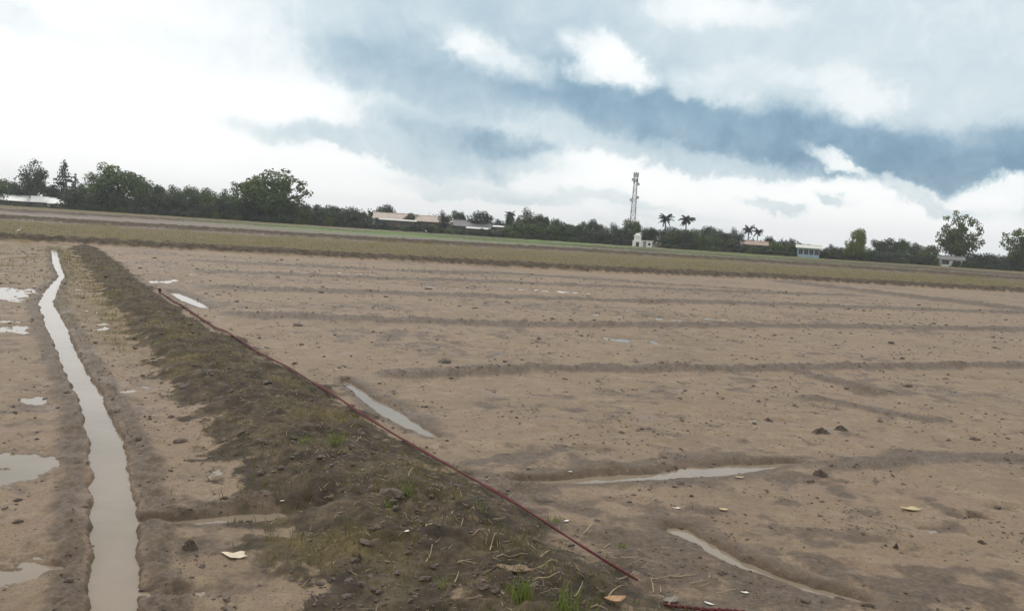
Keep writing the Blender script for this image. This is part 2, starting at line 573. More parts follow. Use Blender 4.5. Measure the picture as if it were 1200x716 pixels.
def leaf_material(name, c1, c2, trans=.25):
    m, t, b = new_mat(name)
    at = t.new('ShaderNodeAttribute', attribute_name='tint')
    info = t.new('ShaderNodeObjectInfo')
    f = t.math('ADD', t.math('MULTIPLY', at.outputs['Fac'], .75), t.math('MULTIPLY', info.outputs['Random'], .25))
    col = t.mix(f, c1, c2)
    t.put(b.inputs['Base Color'], col)
    b.inputs['Roughness'].default_value = .6
    b.inputs['Specular IOR Level'].default_value = .25
    tr = t.new('ShaderNodeBsdfTranslucent')
    t.put(tr.inputs[0], col)
    mx = t.new('ShaderNodeMixShader')
    mx.inputs[0].default_value = trans
    t.l.new(b.outputs[0], mx.inputs[1])
    t.l.new(tr.outputs[0], mx.inputs[2])
    t.l.new(mx.outputs[0], t.n['Material Output'].inputs[0])
    return m


M_SOIL = ground_material()
M_WATER = water_material()
M_CLOD = simple_mat('wet_clod', (.090, .066, .048), .75, .5, 25)
M_GRASS = leaf_material('grass_blade', (.120, .092, .036), (.150, .145, .034), .3)
M_GREEN = leaf_material('fresh_grass', (.12, .17, .03), (.22, .26, .06), .35)
M_STRAW = simple_mat('dry_straw', (.36, .275, .165), .7, .45, 12)
M_LEAF = {'dark': leaf_material('dark_foliage', (.040, .054, .032), (.095, .112, .060), .3),
          'mid': leaf_material('mid_foliage', (.058, .088, .026), (.135, .180, .052), .35),
          'olive': leaf_material('olive_foliage', (.066, .068, .030), (.140, .135, .060), .3),
          'light': leaf_material('light_foliage', (.130, .160, .034), (.240, .265, .070), .4)}
M_BARK = simple_mat('bark', (.095, .080, .065), .9, .4, 8)


# ------------------------------------------------------------------ object helpers
def mesh_np(name, V, F, mat=None, smooth=False):
    """mesh from numpy vertices and equal-length faces"""
    V = np.asarray(V, np.float32)
    F = np.asarray(F, np.int32)
    me = bpy.data.meshes.new(name)
    n, k = F.shape
    me.vertices.add(len(V))
    me.vertices.foreach_set('co', V.ravel())
    me.loops.add(n * k)
    me.loops.foreach_set('vertex_index', F.ravel())
    me.polygons.add(n)
    me.polygons.foreach_set('loop_start', np.arange(0, n * k, k, dtype=np.int32))
    me.polygons.foreach_set('loop_total', np.full(n, k, np.int32))
    me.polygons.foreach_set('use_smooth', np.full(n, bool(smooth)))
    me.update(calc_edges=True)
    me.validate()
    if mat:
        me.materials.append(mat)
    return me


def link(name, me, parent=None, label=None, cat=None, group=None, kind=None, loc=None, rz=0.0):
    o = bpy.data.objects.new(name, me)
    COL.link(o)
    if parent:
        o.parent = parent
    if loc is not None:
        o.location = loc
    o.rotation_euler[2] = rz
    if label:
        o['label'] = label
    if cat:
        o['category'] = cat
    if group:
        o['group'] = group
    if kind:
        o['kind'] = kind
    return o


class MB:
    """collects boxes, prisms and tubes into one mesh"""
    def __init__(self):
        self.v, self.f = [], []

    def add(self, v, f):
        b = len(self.v)
        self.v += [tuple(map(float, q)) for q in v]
        self.f += [tuple(i + b for i in q) for q in f]
        return self

    def box(self, x0, x1, y0, y1, z0, z1):
        v = [(x, y, z) for z in (z0, z1) for y in (y0, y1) for x in (x0, x1)]
        return self.add(v, [(0, 2, 3, 1), (4, 5, 7, 6), (0, 1, 5, 4), (2, 6, 7, 3), (0, 4, 6, 2), (1, 3, 7, 5)])

    def tube(self, pts, rad, seg=6):
        pts = [Vector(p) for p in pts]
        if not hasattr(rad, '__len__'):
            rad = [rad] * len(pts)
        v, f = [], []
        for i, p in enumerate(pts):
            d = (pts[min(i + 1, len(pts) - 1)] - pts[max(i - 1, 0)]).normalized()
            a = d.cross(Vector((0, 0, 1) if abs(d.z) < .9 else (1, 0, 0))).normalized()
            c = d.cross(a)
            for s in range(seg):
                t = 2 * math.pi * s / seg
                v.append(p + (a * math.cos(t) + c * math.sin(t)) * rad[i])
        for i in range(len(pts) - 1):
            for s in range(seg):
                q = (s + 1) % seg
                f.append((i * seg + s, i * seg + q, (i + 1) * seg + q, (i + 1) * seg + s))
        f.append(tuple(reversed(range(seg))))
        f.append(tuple((len(pts) - 1) * seg + s for s in range(seg)))
        return self.add(v, f)

    def mesh(self, name, mat, smooth=False):
        me = bpy.data.meshes.new(name)
        me.from_pydata(self.v, [], self.f)
        me.materials.append(mat)
        if smooth:
            me.polygons.foreach_set('use_smooth', [True] * len(me.polygons))
        me.update()
        return me


def copy_tree(o, parent=None):
    c = o.copy()
    COL.link(c)
    c.parent = parent
    for ch in list(o.children):
        copy_tree(ch, c)
    return c


# ------------------------------------------------------------------ ground
def build_ground():
    rs = [.25, .6, 1.0, 1.4, 1.7, 2.0, 2.2]
    while rs[-1] < 1450:
        r = rs[-1]
        k = min(max(r / 1360 * .9, .0029), .0072 if r < 95 else (.013 if r < 300 else .05))
        rs.append(r * (1 + k))
    rs = np.array(rs)
    A = math.radians(38)
    th = np.concatenate([np.linspace(-math.pi, -A, 50)[:-1], np.linspace(-A, A, 800), np.linspace(A, math.pi, 50)[1:]])
    T, Rr = np.meshgrid(th, rs)
    X, Y = (np.sin(T) * Rr).ravel(), (np.cos(T) * Rr).ravel()
    h, moist, grass, bank, green = terrain(X, Y)
    nr, nc = len(rs), len(th)
    V = np.stack([X, Y, h], 1).astype(np.float32)
    idx = np.arange(nr * nc).reshape(nr, nc)
    q = np.stack([idx[:-1, :-1], idx[:-1, 1:], idx[1:, 1:], idx[1:, :-1]], -1).reshape(-1, 4)[:, ::-1]
    # smooth normals of the whole sheet, kept by every piece so that no seam shows
    e1, e2 = V[q[:, 2]] - V[q[:, 0]], V[q[:, 3]] - V[q[:, 1]]
    fn = np.cross(e1, e2)
    N = np.zeros_like(V)
    for i in range(4):
        for c in range(3):
            N[:, c] += np.bincount(q[:, i], fn[:, c], len(V))
    N /= np.linalg.norm(N, axis=1, keepdims=True) + 1e-20
    soil = np.stack([moist, grass, bank, green], 1).astype(np.float32)
    rad = np.hypot(X, Y)
    fb = bank[q].mean(1)
    fg = np.maximum(grass, green)[q].mean(1)
    fr = rad[q].mean(1)
    fy = Y[q].mean(1)
    edge = np.interp(X, F_EDGE[:, 0], F_EDGE[:, 1])[q].mean(1)
    far = fy > edge - .9
    cls = np.zeros(len(q), int)
    cls[far] = 2
    cls[far & (fg > .4)] = 3
    cls[far & (fb > .5)] = 4
    cls[~far & (fb > .5)] = 1
    names = {0: 'mud_field', 1: 'earth_bund', 2: 'far_field', 3: 'grass_strip', 4: 'field_dyke'}
    for c, nm in names.items():
        f = q[cls == c]
        used, inv = np.unique(f, return_inverse=True)
        me = mesh_np(nm, V[used], inv.reshape(-1, 4), M_SOIL, True)
        a = me.attributes.new('soil', 'FLOAT_COLOR', 'POINT')
        a.data.foreach_set('color', soil[used].ravel())
        me.normals_split_custom_set_from_vertices(N[used])
        link(nm, me, kind='structure')
    # standing water: one level sheet that shows wherever the mud dips below it
    n = 40
    gx = np.linspace(-60, 60, n)
    gy = np.linspace(-20, 70, n)
    GX, GY = np.meshgrid(gx, gy)
    idx = np.arange(n * n).reshape(n, n)
    q = np.stack([idx[:-1, :-1], idx[:-1, 1:], idx[1:, 1:], idx[1:, :-1]], -1).reshape(-1, 4)
    link('water', mesh_np('water', np.stack([GX.ravel(), GY.ravel(), np.full(n * n, .018)], 1), q, M_WATER), kind='structure')


build_ground()


# ------------------------------------------------------------------ small ground cover
def clod_template(seed):
    r = np.random.default_rng(seed)
    t = (1 + 5 ** .5) / 2
    v = np.array([(-1, t, 0), (1, t, 0), (-1, -t, 0), (1, -t, 0), (0, -1, t), (0, 1, t), (0, -1, -t), (0, 1, -t),
                  (t, 0, -1), (t, 0, 1), (-t, 0, -1), (-t, 0, 1)], float) / 1.9
    f = np.array([(0, 11, 5), (0, 5, 1), (0, 1, 7), (0, 7, 10), (0, 10, 11), (1, 5, 9), (5, 11, 4), (11, 10, 2), (10, 7, 6), (7, 1, 8),
                  (3, 9, 4), (3, 4, 2), (3, 2, 6), (3, 6, 8), (3, 8, 9), (4, 9, 5), (2, 4, 11), (6, 2, 10), (8, 6, 7), (9, 8, 1)])
    v *= r.uniform(.6, 1.25, (12, 1))
    return v, f


def build_clods():
    n = 60000
    # even in the picture's depth: distances spread so that near and far both get their share
    r = 2.6 + 30 * rng.random(n) ** 1.7
    a = rng.uniform(-.66, .66, n)
    X, Y = r * np.sin(a), r * np.cos(a)
    dens = fbm(X * 1.3, Y * 1.3, 4, 101, .7) - .06 + .2 * (X < np.interp(Y, BUND[::-1, 1], BUND[::-1, 0]))
    h, moist, grass, bank, green = terrain(X, Y)
    keep = (dens + .05 * bank > rng.uniform(-.4, 1.1, n)) & (h > .006) & (h < .5)
    X, Y, h, bank, r = X[keep], Y[keep], h[keep], bank[keep], r[keep]
    s = .0032 * np.exp(rng.normal(0, .5, len(X))) * (1 + r * .10) * np.where(rng.random(len(X)) < .04, 2.2, 1.0) * (1 + .35 * bank)
    VS, FS = [], []
    tm = [clod_template(i) for i in range(8)]
    for i in range(len(X)):
        v, f = tm[i % 8]
        ang = rng.uniform(0, 6.28)
        c, sn = math.cos(ang), math.sin(ang)
        w = v * np.array([1.5, 1.0, .62]) * s[i]
        w = np.stack([w[:, 0] * c - w[:, 1] * sn + X[i], w[:, 0] * sn + w[:, 1] * c + Y[i], w[:, 2] + h[i] + s[i] * .1], 1)
        VS.append(w)
        FS.append(f + 12 * i)
    link('mud_clods', mesh_np('mud_clods', np.concatenate(VS), np.concatenate(FS), M_CLOD), kind='stuff',
         label='small dark clods and bits of stubble strewn over the mud', cat='clods')


build_clods()


def blades(X, Y, Z, L, W, lean, tint):
    """curved blades, each three segments"""
    n = len(X)
    ang = rng.uniform(0, 2 * np.pi, n)
    dx, dy = np.cos(ang), np.sin(ang)
    V = np.zeros((n, 7, 3), np.float32)
    tw = rng.uniform(0, 2 * np.pi, n)
    sx, sy = np.cos(tw), np.sin(tw)
    for k, (t, w) in enumerate(((0, 1.0), (.4, .85), (.75, .5), (1.0, 0))):
        off = lean * L * t ** 1.8
        px, py, pz = X + dx * off, Y + dy * off, Z + L * t * np.sqrt(np.clip(1 - (lean * t) ** 2 * .6, .05, 1))
        if k < 3:
            V[:, 2 * k] = np.stack([px - sx * W * w / 2, py - sy * W * w / 2, pz], 1)
            V[:, 2 * k + 1] = np.stack([px + sx * W * w / 2, py + sy * W * w / 2, pz], 1)
        else:
            V[:, 6] = np.stack([px, py, pz], 1)
    b = (np.arange(n) * 7)[:, None]
    F = np.concatenate([b + np.array(t) for t in ((0, 1, 3), (0, 3, 2), (2, 3, 5), (2, 5, 4), (4, 5, 6))])
    return V.reshape(-1, 3), F, np.repeat(tint, 7)


def add_tint(me, tint):
    a = me.attributes.new('tint', 'FLOAT', 'POINT')
    a.data.foreach_set('value', np.asarray(tint, np.float32))


def build_grass():
    n = 120000
    r = 3.0 + 30 * rng.random(n) ** 1.35
    a = rng.uniform(-.66, .45, n)
    X, Y = r * np.sin(a), r * np.cos(a)
    h, moist, grass, bank, green = terrain(X, Y)
    cl = fbm(X * 1.6, Y * 1.6, 3, 111)
    p = np.clip(bank * (.16 + .6 * sstep(-.1, .7, cl + .05)) + grass * .75, 0, 1)
    keep = (rng.random(n) < p) & (h > .03)
    X, Y, h, r = X[keep], Y[keep], h[keep], r[keep]
    m = len(X)
    L = rng.uniform(.02, .07, m)
    W = .0030 + r * .00035
    V, F, tt = blades(X, Y, h - .004, L, W, rng.uniform(.2, .9, m), rng.random(m))
    me = mesh_np('short_grass', V, F, M_GRASS)
    add_tint(me, tt)
    link('short_grass', me, kind='stuff', label='short yellowing grass growing thinly on the earth bund', cat='grass')
    # far strip: stubble grass tussocks
    n = 42000
    X = rng.uniform(-45, 75, n)
    fe = np.interp(X, F_EDGE[:, 0], F_EDGE[:, 1])
    Y = fe + rng.uniform(.2, 30, n) * rng.random(n) ** .3
    h, moist, grass, bank, green = terrain(X, Y)
    keep = (rng.random(n) < grass * .9 + bank * .25) & (np.abs(np.arctan2(X, Y)) < .75)
    X, Y, h = X[keep], Y[keep], h[keep]
    m = len(X)
    V, F, tt = blades(X, Y, h - .01, rng.uniform(.03, .11, m), rng.uniform(.010, .022, m), rng.uniform(.2, .8, m), rng.random(m) * .8)
    me = mesh_np('stubble_grass', V, F, M_GRASS)
    add_tint(me, tt)
    link('stubble_grass', me, kind='stuff', label='yellow olive grass covering the strip beyond the mud field', cat='grass')


build_grass()


def tuft(px, py, n, L, label, spread=.05, z=.15):
    spread *= .6
    p = gnd(px, py, z)
    h0 = hgt(*p)
    p = gnd(px, py, h0)
    h0 = hgt(*p)
    X, Y = rng.normal(0, spread, n), rng.normal(0, spread, n)
    hh = terrain(X + p[0], Y + p[1])[0] - h0
    V, F, tt = blades(X, Y, hh - .006, rng.uniform(.45, 1, n) * L, rng.uniform(.0035, .006, n), rng.uniform(.05, .7, n), rng.random(n))
    me = mesh_np('grass_tuft', V, F, M_GREEN)
    add_tint(me, tt)
    link('grass_tuft', me, label=label, cat='grass tuft', group='green tufts on the bund', loc=(p[0], p[1], h0))


for px, py, n, L, sp, lab in (
        (392, 518, 46, .10, .07, 'bright yellow green tuft on the bund beside the upper puddle channel'),
        (358, 520, 26, .09, .05, 'thin pale tuft on the bund slope facing the ditch'),
        (478, 582, 26, .10, .035, 'small upright green tuft amid dark clods on the bund crest'),
        (455, 596, 20, .07, .03, 'sparse low green sprig on the dark clods of the bund'),
        (610, 700, 60, .13, .05, 'tall green tuft beside the brown bark slab on the bund'),
        (660, 716, 70, .14, .06, 'leafy green tuft by the curled orange brown leaf'),
        (650, 612, 22, .06, .03, 'faint green sprig on the field side of the red cord'),
        (728, 642, 18, .05, .025, 'tiny green sprig near the near end of the red cord'),
        (560, 596, 12, .09, .03, 'few yellow blades standing on the bund crest'),
        (520, 690, 10, .09, .02, 'single clump of thin green blades at the bund foot')):
    tuft(px, py, n, L, lab, sp)


def seat(px, py, z=.08):
    p = gnd(px, py, z)
    for _ in range(3):
        h = hgt(*p)
        p = gnd(px, py, max(h, .018))
    return p[0], p[1], max(hgt(*p), .018)


def straw(px, py, length, ang, bend, rise, i):
    w_ = ('in the loose heap past the near end of the red cord' if px > 745 else 'beside the near end of the red cord' if px > 680 else
          'around the brown bark slab' if py > 630 and px > 570 else 'alongside the red cord above the bark slab' if px > 560 else
          'on the bund foot below the bark slab' if py > 640 else 'on the bund crest near the small upright green tuft' if py > 535 else
          'near the bright yellow green tuft on the bund')
    x, y, z = seat(px, py, .12)
    pts, rad = [], []
    for k in range(6):
        t = k / 5
        s = (t - .5) * length
        lx, ly = math.cos(ang) * s - math.sin(ang) * bend * t * t, math.sin(ang) * s + math.cos(ang) * bend * t * t
        hz = max(hgt(x + lx, y + ly), .018) - z + .006 + rise * t
        pts.append((lx, ly, hz))
        rad.append(.0036 * (1 - .55 * t))
    link('dry_straw', MB().tube(pts, rad, 5).mesh('dry_straw', M_STRAW), loc=(x, y, z),
         label='pale dry straw stalk ' + w_, cat='straw', group='straw stalks ' + w_)


sp = [(720, 690, .22, 1.2), (735, 680, .16, .8), (640, 650, .20, .9), (622, 640, .12, -.6), (600, 655, .20, .3), (575, 640, .12, 1.4),
      (560, 625, .10, .5), (541, 612, .10, 1.5), (700, 660, .12, -.7), (780, 680, .18, .1), (800, 676, .20, .25), (765, 690, .09, 1.5),
      (775, 692, .08, 1.4), (820, 688, .12, -.6), (830, 690, .10, -.4), (770, 700, .09, -.3), (785, 708, .11, 1.1), (690, 625, .10, .4),
      (665, 610, .10, -.9), (575, 570, .12, .2), (572, 562, .1, 1.5), (596, 585, .09, 1.2), (480, 560, .08, 1.4), (470, 540, .08, .5),
      (412, 500, .10, 1.4), (420, 520, .08, 1.1), (405, 482, .09, .4), (330, 488, .10, .3), (535, 680, .12, 1.4), (545, 660, .10, .4),
      (505, 655, .09, 1.0), (590, 700, .10, -1.2), (640, 685, .16, .0), (680, 700, .10, .6), (735, 655, .10, .1), (712, 640, .08, .9),
      (640, 665, .2, 1.0), (612, 672, .16, .1), (500, 620, .10, 1.5), (530, 600, .12, 1.5), (745, 665, .09, -.8), (850, 700, .12, -.5),
      (700, 712, .10, .2), (668, 645, .14, -.9), (655, 632, .15, .75), (585, 612, .09, .2), (555, 700, .08, .3), (450, 545, .07, .2)]
for i, (px, py, L, a) in enumerate(sp):
    straw(px, py, L * .75, a + random.uniform(-.2, .2), random.uniform(-.03, .03), random.choice((0, .01, .03, .05)), i)


def build_chaff():
    n = 1700
    c = rng.choice(len(BUND) - 1, n)
    t = rng.random(n)
    P = BUND[c] + (BUND[c + 1] - BUND[c]) * t[:, None]
    X, Y = P[:, 0] + rng.normal(.12, .42, n), P[:, 1] + rng.normal(0, .3, n)
    k = rng.random(n) < sstep(17, 4, np.hypot(X, Y)) * .9 + .08
    X, Y = X[k], Y[k]
    n = len(X)
    h = terrain(X, Y)[0]
    L = rng.uniform(.012, .055, n)
    a = rng.uniform(0, 6.28, n)
    dx, dy = np.cos(a) * L / 2, np.sin(a) * L / 2
    h2 = terrain(X + dx, Y + dy)[0]
    h1 = terrain(X - dx, Y - dy)[0]
    w = .0016 + .00018 * np.hypot(X, Y)
    nx, ny = -np.sin(a) * w, np.cos(a) * w
    up = .004
    V = np.stack([np.stack([X - dx - nx, Y - dy - ny, h1 + up], 1), np.stack([X - dx + nx, Y - dy + ny, h1 + up], 1),
                  np.stack([X + dx, Y + dy, h2 + up + rng.uniform(0, .02, n)], 1), np.stack([X - dx, Y - dy, h1 + up + w * 1.5], 1)], 1)
    b = (np.arange(n) * 4)[:, None]
    F = np.concatenate([b + np.array(q) for q in ((0, 2, 3), (1, 3, 2), (0, 1, 2))])
    link('straw_chaff', mesh_np('straw_chaff', V.reshape(-1, 3), F, M_STRAW), kind='stuff',
         label='short bits of dry straw scattered over the bund', cat='straw')


build_chaff()


def build_big_clods():
    for px, py, w, h_, lab in (
            (962, 507, .15, .05, 'flat dark mud clod with a second lump, alone in the middle of the bare mud'),
            (985, 504, .12, .05, 'peaked dark mud clod beside a flatter clod'),
            (961, 557, .10, .045, 'small black clod in front of a pale puddle patch'),
            (1050, 642, .035, .03, 'black pebble sized clod on the pale mud'),
            (1150, 636, .06, .02, 'flat dark bluish clod near a shallow puddle'),
            (222, 642, .07, .05, 'dark pyramid shaped clod beside the cream paper scrap'),
            (900, 493, .10, .03, 'low flat dark clod lying far out on the right paddy'),
            (421, 650, .03, .025, 'tiny black clod near the foot of the bund')):
        x, y, z = seat(px, py, .06)
        nr, nt = 7, 22
        V, F = [(0, 0, h_ * .68)], []
        for a_ in range(1, nr + 1):
            for b_ in range(nt):
                an, q = 2 * math.pi * b_ / nt, a_ / nr
                nz = float(vnoise(np.array([math.cos(an) * 2.2 + px]), np.array([math.sin(an) * 2.2 + py]), 3)[0])
                n2 = float(vnoise(np.array([math.cos(an) * q * 5 + py]), np.array([math.sin(an) * q * 5 + px]), 9)[0])
                rr = q * (1 + .6 * nz)
                V.append((math.cos(an) * rr * w / 2, math.sin(an) * rr * w * .36, h_ * .7 * (1 - q ** 2.6) * (1 + .9 * n2) - .006 * q))
        for b_ in range(nt):
            F.append((0, 1 + b_, 1 + (b_ + 1) % nt))
            for a_ in range(nr - 1):
                o0, o1 = 1 + a_ * nt + b_, 1 + a_ * nt + (b_ + 1) % nt
                F.append((o0, o0 + nt, o1 + nt, o1))
        link('mud_clod', MB().add(V, F).mesh('mud_clod', M_CLOD), loc=(x, y, z),
             label=lab, cat='clod', group='larger clods on the mud')


build_big_clods()

# ------------------------------------------------------------------ litter
def flake(name, px, py, outline, curl, mat, label, cat, rz=0.0, thick=.0015, lift=.006, vein=False):
    """a thin curled leaf or scrap with an irregular outline"""
    x, y, z = seat(px, py, .08)
    n = len(outline)
    rings = 4
    top = []
    for r in range(1, rings + 1):
        for (a, b) in outline:
            u, v = a * r / rings, b * r / rings
            top.append((u, v, curl[0] * u * u + curl[1] * v * v + curl[2] * u * v + lift))
    V = [(0, 0, lift)] + top
    F = [(0, 1 + i, 1 + (i + 1) % n) for i in range(n)]
    for r in range(rings - 1):
        for i in range(n):
            a, b = 1 + r * n + i, 1 + r * n + (i + 1) % n
            F.append((a, a + n, b + n, b))
    k = len(V)
    V2 = V + [(a, b, c - thick) for a, b, c in V]
    F2 = F + [tuple(reversed([i + k for i in q])) for q in F]
    o = 1 + (rings - 1) * n
    F2 += [(o + i, o + k + i, o + k + (i + 1) % n, o + (i + 1) % n) for i in range(n)]
    mb = MB().add(V2, F2)
    root = link(name, mb.mesh(name, mat, True), loc=(x, y, z), rz=rz, label=label, cat=cat)
    return root


M_PAPER = simple_mat('cream_card', (.62, .52, .38), .8, .2, 25)
M_DRYLEAF = simple_mat('dry_leaf', (.42, .24, .12), .75, .35, 40)
M_YLEAF = simple_mat('yellow_leaf', (.50, .40, .22), .75, .3, 40)
M_WHITE = simple_mat('white_scrap', (.72, .70, .64), .6, .15, 20)
M_BARKSLAB = simple_mat('bark_slab', (.20, .135, .085), .85, .35, 30)
leaf_o = [(-.5, 0), (-.3, .16), (-.05, .22), (.2, .17), (.42, .07), (.5, 0), (.38, -.08), (.15, -.2), (-.1, -.18), (-.3, -.14)]
rag_o = [(-.5, .06), (-.38, .2), (-.1, .17), (.12, .28), (.3, .22), (.36, .05), (.52, -.03), (.3, -.16), (.0, -.24), (-.2, -.12)]
sc = lambda o, s, t=1.0: [(a * s, b * s * t) for a, b in o]
flake('card_scrap', 274, 652, sc(rag_o, .135, 1.1), (2.0, 3.0, 4.0), M_PAPER, 'torn cream scrap of card lying on wet mud right of the ditch', 'scrap', -.1)
flake('fallen_leaf', 720, 708, sc(leaf_o, .105, 1.3), (6, 10, 3), M_DRYLEAF, 'curled orange brown dry leaf on the bund beside the green tufts', 'leaf', .3, lift=.02)
flake('fallen_leaf', 1067, 598, sc(rag_o, .135, 1.0), (2, 3, 2), M_YLEAF, 'ragged yellowish dead leaf with a long stalk on bare mud', 'leaf', 0)
flake('fallen_leaf', 848, 598, sc(leaf_o, .065, 1.2), (5, 8, 0), M_YLEAF, 'small pale yellow leaf on open mud below the long puddle', 'leaf', .2)
flake('fallen_leaf', 866, 560, sc(leaf_o, .07, .9), (5, 8, 0), M_YLEAF, 'small pale leaf at the end of the long puddle', 'leaf', .1)
flake('white_scrap', 793, 596, sc(rag_o, .05, .9), (4, 4, 0), M_WHITE, 'tiny off white scrap beside a dark clod below the long puddle', 'scrap')
flake('white_scrap', 873, 695, sc(rag_o, .04, .9), (4, 4, 0), M_WHITE, 'tiny white scrap on dark soil beside the blue grey channel', 'scrap')
flake('white_scrap', 831, 708, sc(leaf_o, .05, .7), (4, 4, 0), M_WHITE, 'tiny white curled scrap on dark soil past the straw', 'scrap', -.6)
flake('white_scrap', 668, 551, sc(rag_o, .035, 1), (4, 4, 0), M_WHITE, 'tiny white scrap just above the long puddle', 'scrap')
flake('white_scrap', 664, 611, sc(rag_o, .04, 1), (4, 4, 0), M_WHITE, 'tiny white scrap on the field side of the red cord', 'scrap', .9)
flake('white_scrap', 477, 622, sc(rag_o, .035, 1), (4, 4, 0), M_WHITE, 'tiny white scrap on the dark crest of the bund', 'scrap', .9)
flake('white_scrap', 331, 581, sc(rag_o, .03, 1), (4, 4, 0), M_WHITE, 'tiny white scrap at the ditch side foot of the bund', 'scrap', .9)
flake('bark_slab', 603, 668, sc(rag_o, .17, .9), (1.0, 2.5, 0), M_BARKSLAB, 'flat brown slab of bark half sunk in the bund', 'bark', 0, .006, .012)
flake('grey_leaf', 786, 706, sc(leaf_o, .10, 1.2), (4, 6, 3), simple_mat('grey_leaf', (.20, .17, .145), .8, .3, 40),
      'grey brown withered leaf among straw at the end of the bund', 'leaf', .6, lift=.015)

# red cord stretched along the field side of the bund
M_CORD = simple_mat('red_cord', (.105, .020, .021), .85, .5, 60)
M_PEG = simple_mat('peg_wood', (.13, .075, .055), .85, .35, 20)


def cord(p0, p1, label, sep_):
    ax, ay, _ = seat(*p0, .12)
    bx, by, _ = seat(*p1, .12)
    n = 320
    root = link('boundary_cord', None, label=label, cat='cord', loc=(ax, ay, 0))
    d = np.array([bx - ax, by - ay])
    d /= np.linalg.norm(d)
    nrm = np.array([-d[1], d[0]])
    T = np.linspace(0, 1, n)
    X, Y = ax + (bx - ax) * T, ay + (by - ay) * T
    H = np.maximum(np.max([terrain(X + nrm[0] * q, Y + nrm[1] * q)[0] for q in (-.02, 0, .02)], 0), .02)
    # taut: rides on the high spots of the ground under it
    k = 9
    Z = np.array([H[max(0, i - k):i + k + 1].max() for i in range(n)])
    Z = np.convolve(np.pad(Z, k, mode='edge'), np.ones(2 * k + 1) / (2 * k + 1), 'valid')
    Z = np.maximum(Z, H)
    for s in (-1, 1):
        off = s * sep_ * np.sin(np.pi * np.clip((T + .02), 0, 1)) ** .6 * (.75 + .25 * np.sin(T * 37 + s))
        pts = [(X[i] + nrm[0] * off[i] - ax, Y[i] + nrm[1] * off[i] - ay, Z[i] + .010 + .003 * math.sin(i * .26 + s)) for i in range(n)]
        rr = [.0038 + .00042 * math.hypot(X[i], Y[i]) + .0008 * math.sin(i * .9) for i in range(n)]
        link('strand', MB().tube(pts, rr, 6).mesh('strand', M_CORD, True), root)
    return (ax, ay, Z[0]), (bx, by, Z[-1])


ea, eb = cord((187, 344), (746, 691), 'long dark red doubled cord stretched along the field side of the bund', .010)


def peg(p, h, lab):
    mb = MB()
    mb.tube([(0, 0, -.08), (.004, 0, h * .5), (.0, .004, h)], [.018, .017, .014], 7)
    root = link('wooden_peg', mb.mesh('wooden_peg', M_PEG), loc=(p[0], p[1], hgt(p[0], p[1])), label=lab, cat='peg', group='pegs of the red cord')
    kn = MB()
    pts = [(.027 * math.cos(t), .027 * math.sin(t), h * .4 + .004 * t) for t in np.linspace(0, 12, 26)]
    kn.tube(pts, .009, 5)
    link('knot', kn.mesh('knot', M_CORD, True), root)


peg(ea, .10, 'short peg with red knot at the far end of the cord')
pe0, pe1 = cord((778, 711), (900, 722), 'short dark red cord running off below the withered grey leaf', .004)

# ------------------------------------------------------------------ trees
LEAF_CACHE = {}


def leaf_cloud(name, lobes, n, size, mat, seed, hollow=.55, flat=.75):
    """leaf-clump faces through the outer part of each lobe; returns a mesh"""
    r = np.random.default_rng(seed)
    lob = np.array(lobes, float)
    vol = (lob[:, 3] * lob[:, 4] * lob[:, 5]) ** .66
    c = r.choice(len(lob), n, p=vol / vol.sum())
    d = r.normal(0, 1, (n, 3))
    d /= np.linalg.norm(d, axis=1, keepdims=True)
    rad = hollow + (1 - hollow) * r.random(n) ** .7 + r.normal(0, .05, n)
    P = lob[c, :3] + d * rad[:, None] * lob[c, 3:6]
    nrm = d + r.normal(0, .7, (n, 3))
    nrm[:, 2] += .35
    nrm /= np.linalg.norm(nrm, axis=1, keepdims=True)
    a = np.cross(nrm, r.normal(0, 1, (n, 3)))
    a /= np.linalg.norm(a, axis=1, keepdims=True)
    b = np.cross(nrm, a)
    s = size * r.uniform(.55, 1.3, n)[:, None]
    V = np.stack([P - a * s, P + b * s * flat, P + a * s, P - b * s * flat], 1).reshape(-1, 3)
    F = np.arange(4 * n).reshape(-1, 4)
    me = mesh_np(name, V, F, mat)
    tone = r.random(len(lob))[c] * .6 + r.random(n) * .4
    add_tint(me, np.repeat(tone, 4))
    return me


def round_lobes(seed, n, rx, rz, zc, ry=None, rl=.38, top=1.0):
    r = np.random.default_rng(seed)
    ry = ry or rx
    L = []
    for _ in range(n):
        d = r.normal(0, 1, 3)
        d /= np.linalg.norm(d)
        d[2] = d[2] * top if d[2] > 0 else d[2] * .8
        q = r.uniform(.45, .95)
        s = r.uniform(.7, 1.2) * rl
        L.append((d[0] * rx * q * .8, d[1] * ry * q * .8, zc + d[2] * rz * q * .8, rx * s, ry * s, rz * s * 1.05))
    L.append((0, 0, zc, rx * .6, ry * .6, rz * .7))
    return L


def trunk_mesh(h, r0, lobes, seed, limbs=5):
    r = random.Random(seed)
    mb = MB()
    mb.tube([(0, 0, -.3), (r.uniform(-.1, .1), 0, h * .3), (r.uniform(-.2, .2), r.uniform(-.2, .2), h * .6), (0, 0, h * .85)],
            [r0 * 1.25, r0, r0 * .75, r0 * .3], 7)
    for lb in r.sample(list(lobes), min(limbs, len(lobes))):
        z0 = h * r.uniform(.25, .5)
        mb.tube([(0, 0, z0), (lb[0] * .45, lb[1] * .45, z0 + (lb[2] - z0) * .6), lb[:3]], [r0 * .5, r0 * .32, r0 * .1], 5)
    return mb.mesh('trunk', M_BARK, True)


PROTO = {}


